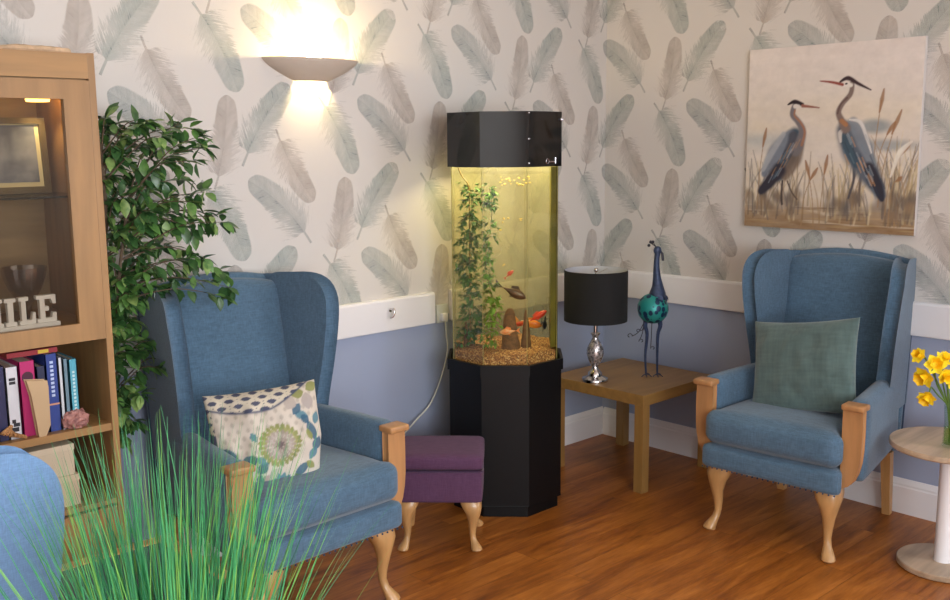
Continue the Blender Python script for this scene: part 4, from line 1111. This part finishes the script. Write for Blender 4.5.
# things in the cabinet
def book(x0, x1, h, d, col, label, lean=0, mark=None):
    x0, x1 = [-3.157+(q+3.15)*.875 for q in (x0, x1)]
    h *= 1.04
    w = x1-x0; c_ = thing('book', label, 'book', ((x0+x1)/2, CF+.035+d/2, .7305), 0, 'books in the cabinet'); c_.rotation_euler.y = lean
    bm = bmesh.new(); th = .0025
    box(bm, -w/2, -w/2+th, -d/2, d/2, 0, h); box(bm, w/2-th, w/2, -d/2, d/2, 0, h); box(bm, -w/2, w/2, -d/2, -d/2+th, 0, h)
    obj('cover', bm, mat('book_cover', col, .45, coat=.2), c_, smooth=False)
    obj('pages', B(-w/2+th, w/2-th, -d/2+th, d/2-.004, .002, h-.004), mat('paper_pages', (222, 212, 190), .9), c_, smooth=False)
    if mark:
        bm = bmesh.new()
        if mark[1] == 'disc': lathe(bm, [(w*.36, 0), (w*.36, .0006)], 20); xf(bm, bm.verts, Matrix.Translation((0, -d/2, .79*h)) @ Matrix.Rotation(PI/2, 4, 'X'))
        for (a, b, z0, z1) in (mark[1] if mark[1] != 'disc' else []): box(bm, a*w/2, b*w/2, -d/2-.0006, -d/2, z0*h, z1*h)
        obj('spine_print', bm, mat('spine_ink', mark[0], .5), c_, smooth=False)
    return c_
txt = lambda z0, z1, n: [(-.28+.0*i, .28, z0+(z1-z0)*i/n, z0+(z1-z0)*(i+.6)/n) for i in range(n)]
book(-3.150, -3.119, .205, .15, (38, 42, 84), 'dark navy book at the far left, cut by the picture edge')
book(-3.117, -3.078, .200, .14, (214, 214, 220), 'white book between the navy and the pink book', 0, ((40, 40, 48), [(-.6, .5, .10, .16), (-.3, .7, .17, .22), (-.5, .1, .22, .27), (-.5, .5, .76, .80), (-.5, .5, .81, .85)]))
book(-3.074, -3.024, .210, .16, (188, 34, 108), 'thick pink book with a dark round emblem', 0, ((70, 20, 50), 'disc'))
book(-3.020, -2.992, .190, .15, (30, 40, 72), 'dark blue book behind the small beige block')
rb = book(-2.990, -2.952, .220, .15, (38, 66, 142), 'royal blue book with pale lettering down its spine', 0, ((188, 204, 232), txt(.45, .93, 9)))
obj('spine_band', B(-.0160, .0160, -.0757, -.0751, .078, .083), mat('band_red', (206, 150, 120), .5), rb, smooth=False)
book(-2.950, -2.936, .205, .14, (208, 212, 218), 'thin white book right of the royal blue one')
book(-2.934, -2.918, .200, .15, (104, 134, 150), 'thin grey blue book beside the turquoise one')
book(-2.915, -2.888, .196, .14, (82, 168, 190), 'turquoise book at the right end of the row', 0, ((200, 226, 230), txt(.2, .85, 12)))
bk = thing('book', 'red book with yellow mark lying flat on top of the upright books', 'book', (-3.045, CF+.12, .9605), 0, 'books in the cabinet')
obj('cover', B(-.07, .07, -.07, .07, 0, .014), mat('red_cover', (150, 36, 46), .5), bk, smooth=False)
obj('spine_print', B(.015, .045, -.0706, -.07, .002, .012), mat('yellow_mark', (214, 184, 60), .5), bk, smooth=False)
bm = bmesh.new(); prism(bm, [(-.026, .165), (.024, .158), (.026, .14), (.024, .03), (.010, .0), (-.004, .0), (-.010, .06), (-.016, .12)], -.02, .004, 'y', bev=.003)
wb = obj('wooden_block', bm, mat('beige_wood', (196, 166, 128), .6)); wb.location = (-3.052, CF+.026, .7305); tag(wb, 'pale beige tapered wooden block standing in front of the dark blue book', 'ornament')
# coral, basket, boxes
bm = bmesh.new(); bmesh.ops.create_icosphere(bm, subdivisions=4, radius=1)
for v in bm.verts:
    n_ = v.co.normalized(); d_ = 1+.22*noise.noise(n_*3.1)+.16*noise.noise(n_*9)+.06*noise.noise(n_*20)
    v.co = Vector((n_.x*.038*d_, n_.y*.03*d_, max(-.020, n_.z*.032*d_)))
sh_ = obj('sea_shell', bm, mat('pink_shell', (196, 142, 132), .6, col2=(140, 92, 88), scale=60, bump=.8)); sh_.location = (-2.945, CF+.036, .7515)
tag(sh_, 'rough pinkish brown shell at the right end of the book shelf', 'shell')
bm = bmesh.new()
for k in range(9):
    a = k/9*PI; tube(bm, [(.035*math.cos(a), -.02, .004+.003*k), (.0, .0, .012+.0035*k), (-.035*math.cos(a), .02, .004+.003*k)], .004, 6)
wk = obj('wicker_ornament', bm, mat('wicker', (176, 130, 84), .7, var=.3, scale=80)); wk.location = (-3.125, CF+.035, .7305)
tag(wk, 'small brown wicker ornament at the left end of the book shelf', 'ornament')
def pbx(z0, x0, x1, label, col):
    t = thing('cardboard_box', label, 'box', ((x0+x1)/2, CF+.13, z0), 0, 'boxes on the low shelf')
    w = (x1-x0)/2
    obj('tray', B(-w+.002, w-.002, -.098, .098, 0, .075), mat('box_card', col, .7), t, smooth=False); obj('lid', B(-w, w, -.1, .1, .0752, .094, bev=.001), mat('box_lid', tuple(min(255, c+8) for c in col), .7), t, smooth=False)
pbx(.4955, -3.24, -2.945, 'cream cardboard box at the bottom of the pile on the low shelf', (196, 178, 150))
pbx(.5905, -3.23, -2.955, 'cream cardboard box on top of the pile on the low shelf', (206, 190, 164))
# framed picture
pf = thing('photo_frame', 'framed photograph with a cream mount on the glass shelf', 'photo frame', (-3.035, -.20, 1.4105)); pf.rotation_euler.x = math.radians(-6)
bm = bmesh.new(); w, h = .150, .225
box(bm, -w, w, -.01, .008, 0, .020); box(bm, -w, w, -.01, .008, h-.018, h); box(bm, -w, -w+.018, -.01, .008, .02, h-.018); box(bm, w-.018, w, -.01, .008, .02, h-.018)
obj('frame', bm, mat('brass_frame', (112, 98, 72), .4, .4), pf, smooth=False)
obj('mount', B(-w+.0182, w-.0182, -.002, .004, .0202, h-.0182), mat('cream_mount', (214, 200, 158), .7), pf, smooth=False)
obj('photo', B(-w+.022, w-.030, -.0030, -.0021, .034, h-.022), mat('grey_photo', (96, 100, 112), .3, col2=(150, 152, 160), scale=14), pf, smooth=False)
gb = thing('glass_bowl', 'cut glass bowl standing behind the white letters', 'bowl', (-3.000, -.25, 1.0325))
bm = bmesh.new(); n = 24; prof = [(.030, 0), (.032, .008), (.014, .03), (.014, .05), (.026, .07), (.044, .10), (.056, .135), (.062, .165), (.059, .165), (.051, .132), (.038, .098), (.012, .078), (.002, .076)]
for j in (0,): 
    rg = [[bm.verts.new((r*(1+(.05*(i % 2)))*math.cos(2*PI*i/n), r*(1+(.05*(i % 2)))*math.sin(2*PI*i/n), z)) for i in range(n)] for r, z in prof]
    for a, b in zip(rg, rg[1:]):
        for i in range(n): bm.faces.new((a[i], a[(i+1) % n], b[(i+1) % n], b[i]))
obj('bowl', bm, thinglass('cut_glass', (.80, .79, .82), gloss=.4, rough=.1, fres=1.8), gb, smooth=False)
# SMILE letters
sm = thing('letter_sign', 'white wooden word SMILE standing behind the cabinet glass', 'sign', (-3.098, -.400, 1.0325))
wt = mat('white_wood', (222, 218, 214), .5)
obj('base', B(-.235, .132, -.018, .018, 0, .020), wt, sm, smooth=False)
def letter(x, poly, w):
    bm = bmesh.new(); prism(bm, [(x+a*w, .020+b*.078) for a, b in poly], -.009, .009, 'y')
    obj('letter', bm, wt, sm, smooth=False)
h = .078
letter(.072, [(0, 0), (1, 0), (1, .34), (.84, .34), (.76, .15), (.42, .15), (.42, .42), (.62, .42), (.62, .58), (.42, .58), (.42, .85), (.76, .85), (.84, .66), (1, .66), (1, 1), (0, 1), (0, .86), (.16, .86), (.16, .14), (0, .14)], .054)
letter(.024, [(0, 0), (1, 0), (1, .42), (.84, .42), (.76, .15), (.42, .15), (.42, .86), (.60, .86), (.60, 1), (0, 1), (0, .86), (.14, .86), (.14, .14), (0, .14)], .044)
letter(-.014, [(0, 0), (1, 0), (1, .14), (.75, .14), (.75, .86), (1, .86), (1, 1), (0, 1), (0, .86), (.25, .86), (.25, .14), (0, .14)], .030)
letter(-.094, [(0, 0), (.34, 0), (.34, .13), (.25, .13), (.25, .62), (.44, .12), (.56, .12), (.75, .62), (.75, .13), (.66, .13), (.66, 0), (1, 0), (1, .13), (.92, .13), (.92, .87), (1, .87), (1, 1), (.76, 1), (.5, .40), (.24, 1), (0, 1), (0, .87), (.08, .87), (.08, .13), (0, .13)], .074)
bm = bmesh.new(); pts = [(-.150+.020*math.cos(a), 0, .018+h*.74+.022*math.sin(a)) for a in np.linspace(.3, PI*1.35, 9)]+[(-.150+.021*math.cos(a), 0, .018+h*.27+.024*math.sin(a)) for a in np.linspace(.9, -PI*.85, 9)]
tube(bm, spline(pts, 2), .007, 6); obj('letter', bm, wt, sm)
# driftwood along the top
bm = bmesh.new()
tube(bm, spline([(-3.07, -.30, 1.822), (-3.00, -.31, 1.824), (-2.94, -.29, 1.826), (-2.88, -.30, 1.824), (-2.838, -.30, 1.822)], 5), [.006, .007, .008, .009, .010, .012, .013, .012, .013, .012, .011, .012, .013, .012, .013, .012, .012, .011, .012, .012, .010], 8)
tag(obj('driftwood', bm, mat('pale_driftwood', (206, 176, 144), .8, var=.2, scale=40)), 'pale knobbly wooden piece lying along the top of the cabinet', 'ornament')

# ------------------------------------------------------------------ low table and grass plant
ct = thing('low_table', 'low wood-edged table with a dark grey top behind the tall grass', 'coffee table', (-3.065, -.975, 0))
bm = bmesh.new(); X0, X1, Y0, Y1 = -.245, .245, -.265, .265
for a in ((X0, X1, Y0, Y0+.04), (X0, X1, Y1-.04, Y1), (X0, X0+.04, Y0+.04, Y1-.04), (X1-.04, X1, Y0+.04, Y1-.04)): box(bm, *a, .405, .45, bev=.002)
obj('top_frame', bm, M['pale'] if False else wood('rim_oak', (206, 160, 100), 'x', .1, .4), ct, smooth=False)
obj('top_panel', B(X0+.0402, X1-.0402, Y0+.0402, Y1-.0402, .415, .447), mat('slate_grey', (72, 82, 96), .4), ct, smooth=False)
for sx in (X0+.005, X1-.045):
    for sy in (Y0+.005, Y1-.045): obj('leg', B(sx, sx+.04, sy, sy+.04, 0, .405), M['beech'], ct, smooth=False)
GX, GY = -3.30, -1.760
gp = thing('grass_plant', 'tall artificial green grass plant in a planter in the foreground', 'plant', (GX, GY, 0))
bm = bmesh.new(); lathe(bm, [(.11, 0), (.13, .01), (.155, .34), (.155, .36), (.140, .36), (.138, .335), (.002, .333)], 40, cap=False); obj('planter', bm, mat('planter_grey', (70, 72, 78), .5), gp)
g1_ = mat('grass_green', (86, 176, 108), .5, col2=(60, 148, 96), scale=18); g2_ = mat('grass_lime', (134, 186, 84), .5, col2=(98, 170, 84), scale=18); g3_ = mat('grass_deep', (64, 142, 104), .5, col2=(48, 116, 76), scale=18)
bm = bmesh.new(); rnd = random.Random(21)
vx = Vector((.73, -.68, 0)); vy = Vector((.68, .73, 0))     # across and away from the room viewpoint
for k in range(820):
    a = rnd.uniform(0, 2*PI); r0 = .10*math.sqrt(rnd.random())
    p0 = Vector((r0*math.cos(a), r0*math.sin(a), .335))
    tilt = abs(rnd.gauss(0, .115))+.01
    if rnd.random() < .05: tilt = rnd.uniform(.3, .55)
    ad = a+rnd.gauss(0, .7)
    l = rnd.uniform(.46, .76)*(1 if tilt < .4 else .9)
    d = Vector((math.cos(ad)*math.sin(tilt), math.sin(ad)*math.sin(tilt), math.cos(tilt)))
    out = Vector((math.cos(ad), math.sin(ad), -.15)); cur = rnd.uniform(.0, .10)*(1+tilt)
    sdv = Vector((-math.sin(ad+rnd.uniform(-1.2, 1.2)), math.cos(ad+rnd.uniform(-1.2, 1.2)), 0)).normalized(); w = rnd.uniform(.0014, .0030)
    mi = rnd.choice((0, 0, 0, 1, 2)); prev = None; ns = 7
    for i in range(ns+1):
        t = i/ns; c_ = p0+d*l*t+out*cur*t*t; ww = w*(1-t**2.2*.93)
        nn = sdv.cross(d).normalized()
        cr = [bm.verts.new(c_-sdv*ww), bm.verts.new(c_+nn*ww*.6), bm.verts.new(c_+sdv*ww)]
        if prev:
            for q in range(2): f = bm.faces.new((prev[q], prev[q+1], cr[q+1], cr[q])); f.material_index = mi
        prev = cr
obj('blades', bm, mats=[g1_, g2_, g3_], parent=gp)

# ------------------------------------------------------------------ ficus beside the cabinet
fx = thing('potted_ficus', 'bushy artificial ficus tree between the cabinet and the armchair', 'plant', (-2.742, -.140, 0))
bm = bmesh.new(); lathe(bm, [(.055, 0), (.060, .005), (.076, .19), (.078, .20), (.070, .20), (.068, .185), (.002, .183)], 32, cap=False); obj('pot', bm, mat('terracotta', (150, 92, 66), .8, var=.1), fx)
bark = mat('ficus_bark', (92, 76, 60), .85, var=.25, scale=60, bump=.6)
def tp(x, y, z): return Vector((x+2.742, y+.140, z))
trunk = spline([tp(-2.742, -.14, .18), tp(-2.755, -.16, .5), tp(-2.74, -.20, .8), tp(-2.755, -.24, 1.1), tp(-2.745, -.26, 1.4), tp(-2.76, -.27, 1.60)], 6)
trunk2 = spline([tp(-2.735, -.14, .18), tp(-2.725, -.17, .5), tp(-2.745, -.22, .85), tp(-2.72, -.27, 1.15), tp(-2.69, -.30, 1.38)], 6)
bm = bmesh.new(); tube(bm, trunk, [.013-.008*i/(len(trunk)-1) for i in range(len(trunk))], 8); tube(bm, trunk2, [.011-.007*i/(len(trunk2)-1) for i in range(len(trunk2))], 8)
rnd = random.Random(3)
#  twig tips: x, y, z  (start height on the trunk follows)
TIPS = [(-2.687, -0.17, 1.637, 0.12), (-2.65, -0.172, 1.619, 0.12), (-2.671, -0.377, 1.615, 0.12), (-2.606, -0.37, 1.579, 0.12), (-2.45, -0.198, 1.626, 0.12), (-2.478, -0.333, 1.604, 0.12), (-2.456, -0.341, 1.579, 0.12), (-2.449, -0.344, 1.541, 0.12), (-2.486, -0.364, 1.5, 0.12), (-2.525, -0.299, 1.516, 0.12), (-2.571, -0.224, 1.548, 0.12), (-2.424, -0.161, 1.44, 0.12), (-2.453, -0.349, 1.4, 0.12), (-2.441, -0.385, 1.324, 0.12), (-2.434, -0.416, 1.305, 0.12), (-2.522, -0.379, 1.375, 0.12), (-2.565, -0.303, 1.438, 0.12), (-2.592, -0.185, 1.469, 0.12), (-2.699, -0.269, 1.519, 0.12), (-2.731, -0.261, 1.458, 0.12), (-2.714, -0.336, 1.398, 0.12), (-2.659, -0.385, 1.351, 0.12), (-2.544, -0.315, 1.32, 0.12), (-2.497, -0.354, 1.277, -0.02), (-2.456, -0.332, 1.184, -0.02), (-2.381, -0.304, 1.132, -0.02), (-2.358, -0.325, 1.074, -0.02), (-2.395, -0.321, 1.05, -0.02), (-2.53, -0.374, 1.194, 0.12), (-2.511, -0.164, 1.216, 0.12), (-2.599, -0.169, 1.24, 0.12), (-2.751, -0.353, 1.294, 0.12), (-2.714, -0.217, 1.347, 0.12), (-2.733, -0.226, 1.206, 0.12), (-2.708, -0.284, 1.145, 0.12), (-2.633, -0.268, 1.169, 0.12), (-2.591, -0.277, 1.1, 0.12), (-2.45, -0.177, 1.144, 0.12), (-2.726, -0.275, 1.051, 0.1), (-2.647, -0.199, 0.983, 0.1), (-2.777, -0.309, 0.998, 0.1), (-2.595, -0.187, 0.906, 0.1), (-2.526, -0.183, 0.837, 0.1), (-2.611, -0.284, 0.833, 0.1), (-2.681, -0.259, 0.887, 0.1), (-2.714, -0.178, 0.856, 0.1), (-2.76, -0.224, 0.805, 0.1), (-2.729, -0.278, 0.786, 0.1), (-2.708, -0.339, 0.773, 0.1), (-2.766, -0.315, 0.725, 0.1), (-2.689, -0.229, 0.659, 0.1), (-2.804, -0.352, 0.771, 0.1), (-2.582, -0.181, 1.056, 0.1), (-2.715, -0.328, 1.087, 0.1), (-2.667, -0.18, 0.916, 0.1), (-2.611, -0.319, 1.625, 0.12), (-2.613, -0.17, 1.565, 0.12), (-2.515, -0.228, 1.37, 0.12), (-2.458, -0.353, 1.339, 0.12), (-2.733, -0.24, 1.112, 0.12), (-2.648, -0.255, 1.354, 0.12)]
lv = bmesh.new()
for (x, y, z, dz) in TIPS:
    tip = tp(x, y, z); tr = trunk if rnd.random() < .6 else trunk2
    zs = z-dz; st_ = min(tr, key=lambda p: abs(p.z-max(.5, zs)))
    mid = st_.lerp(tip, .55)+Vector((rnd.uniform(-.02, .02), rnd.uniform(-.02, .02), .04))
    P = spline([st_, mid, tip], 8)
    tube(bm, P, [.003-.0022*i/(len(P)-1) for i in range(len(P))], 5)
    for i, p in enumerate(P):
        if i < 3: continue
        for q in range((1 + (i % 2)) if i < len(P)-2 else 3):
            an = rnd.uniform(0, 2*PI); dr = (P[-1]-P[-3]).normalized()
            d = dr*.8+Vector((math.cos(an), math.sin(an), 0))*.8+Vector((0, 0, rnd.uniform(-1.0, .25)))
            if rnd.random() < .15: d.z += 1.0
            l = rnd.uniform(.040, .062); leafquad(lv, p+d.normalized()*.006, d, Vector((rnd.uniform(-.4, .4), rnd.uniform(-.4, .4), 1)), l, l*rnd.uniform(.24, .31), mi=rnd.choice((0, 0, 0, 1, 1, 2)), bend=rnd.uniform(.05, .35))
for v in list(lv.verts)+list(bm.verts):
    if v.co.x < -.080: v.co.x = -.080+(v.co.x+.080)*.02
obj('trunk', bm, bark, fx)
obj('foliage', lv, mats=[mat('ficus_leaf', (62, 100, 52), .4, col2=(42, 76, 40), scale=50, coat=.2), mat('ficus_leaf_light', (98, 142, 70), .4, col2=(72, 112, 54), scale=50, coat=.2), mat('ficus_leaf_pale', (140, 166, 96), .45, col2=(96, 134, 70), scale=50)], parent=fx)

# ------------------------------------------------------------------ light
LB, LS = 165, 85
def area(name, loc, rot, sx, sy, power, col):
    l = bpy.data.lights.new(name, 'AREA'); l.shape = 'RECTANGLE'; l.size = sx; l.size_y = sy; l.energy = power; l.color = col
    o = bpy.data.objects.new(name, l); C.objects.link(o); o.location = loc; o.rotation_euler = rot; return o
area('daylight_back_window', (-4.15, RY-.08, 1.55), (PI/2, 0, 0), 2.8, 1.5, LB, (.91, .955, 1))
area('daylight_side_window', (.08, -4.1, 1.575), (0, PI/2, 0), 1.4, 2.1, LS, (.91, .955, 1))
def pt(name, loc, e, r, col, typ='POINT'):
    l = bpy.data.lights.new(name, typ); l.energy = e; l.shadow_soft_size = r; l.color = col
    o = bpy.data.objects.new(name, l); C.objects.link(o); o.location = loc; return o
lt = bpy.data.lights.new('hood_light', 'AREA'); lt.shape = 'DISK'; lt.size = .22; lt.energy = 7; lt.color = (1, .86, .56)
o = bpy.data.objects.new('hood_light', lt); C.objects.link(o); o.location = (TX, TY, 1.60)
sp_ = pt('cabinet_spot', (DLX, DLY, 1.676), 2.2, .02, (1, .78, .42), 'SPOT'); sp_.data.spot_size = 1.9; sp_.data.spot_blend = .6

w = bpy.data.worlds.new('World'); S.world = w; w.use_nodes = True
bg = w.node_tree.nodes['Background']; bg.inputs[0].default_value = (.80, .88, 1, 1); bg.inputs[1].default_value = 1.6

# ------------------------------------------------------------------ camera
cam = bpy.data.cameras.new('Camera'); co = bpy.data.objects.new('Camera', cam); C.objects.link(co); S.camera = co
yaw, pitch, roll, f = .754127629, .158297461, -.00860733, 985.17
F = Vector((math.cos(pitch)*math.sin(yaw), math.cos(pitch)*math.cos(yaw), -math.sin(pitch)))
R = Vector((math.cos(yaw), -math.sin(yaw), 0)); U = R.cross(F)
R2 = R*math.cos(roll)+U*math.sin(roll); U2 = -R*math.sin(roll)+U*math.cos(roll)
mw = Matrix((R2, U2, -F)).transposed().to_4x4(); mw.translation = Vector((-4.01098, -3.27900, 1.55)); co.matrix_world = mw
cam.sensor_width = 36; cam.lens = f*36/950; cam.clip_start = .05
S.view_settings.view_transform = 'Standard'; S.view_settings.look = 'None'; S.view_settings.gamma = 1; S.view_settings.use_curve_mapping = False
S.view_settings.exposure = 0
cy = S.cycles
cy.use_denoising = True; cy.max_bounces = 9; cy.diffuse_bounces = 5; cy.glossy_bounces = 4; cy.transparent_max_bounces = 40; cy.transmission_bounces = 6
cy.caustics_reflective = False; cy.caustics_refractive = False; cy.sample_clamp_indirect = 8
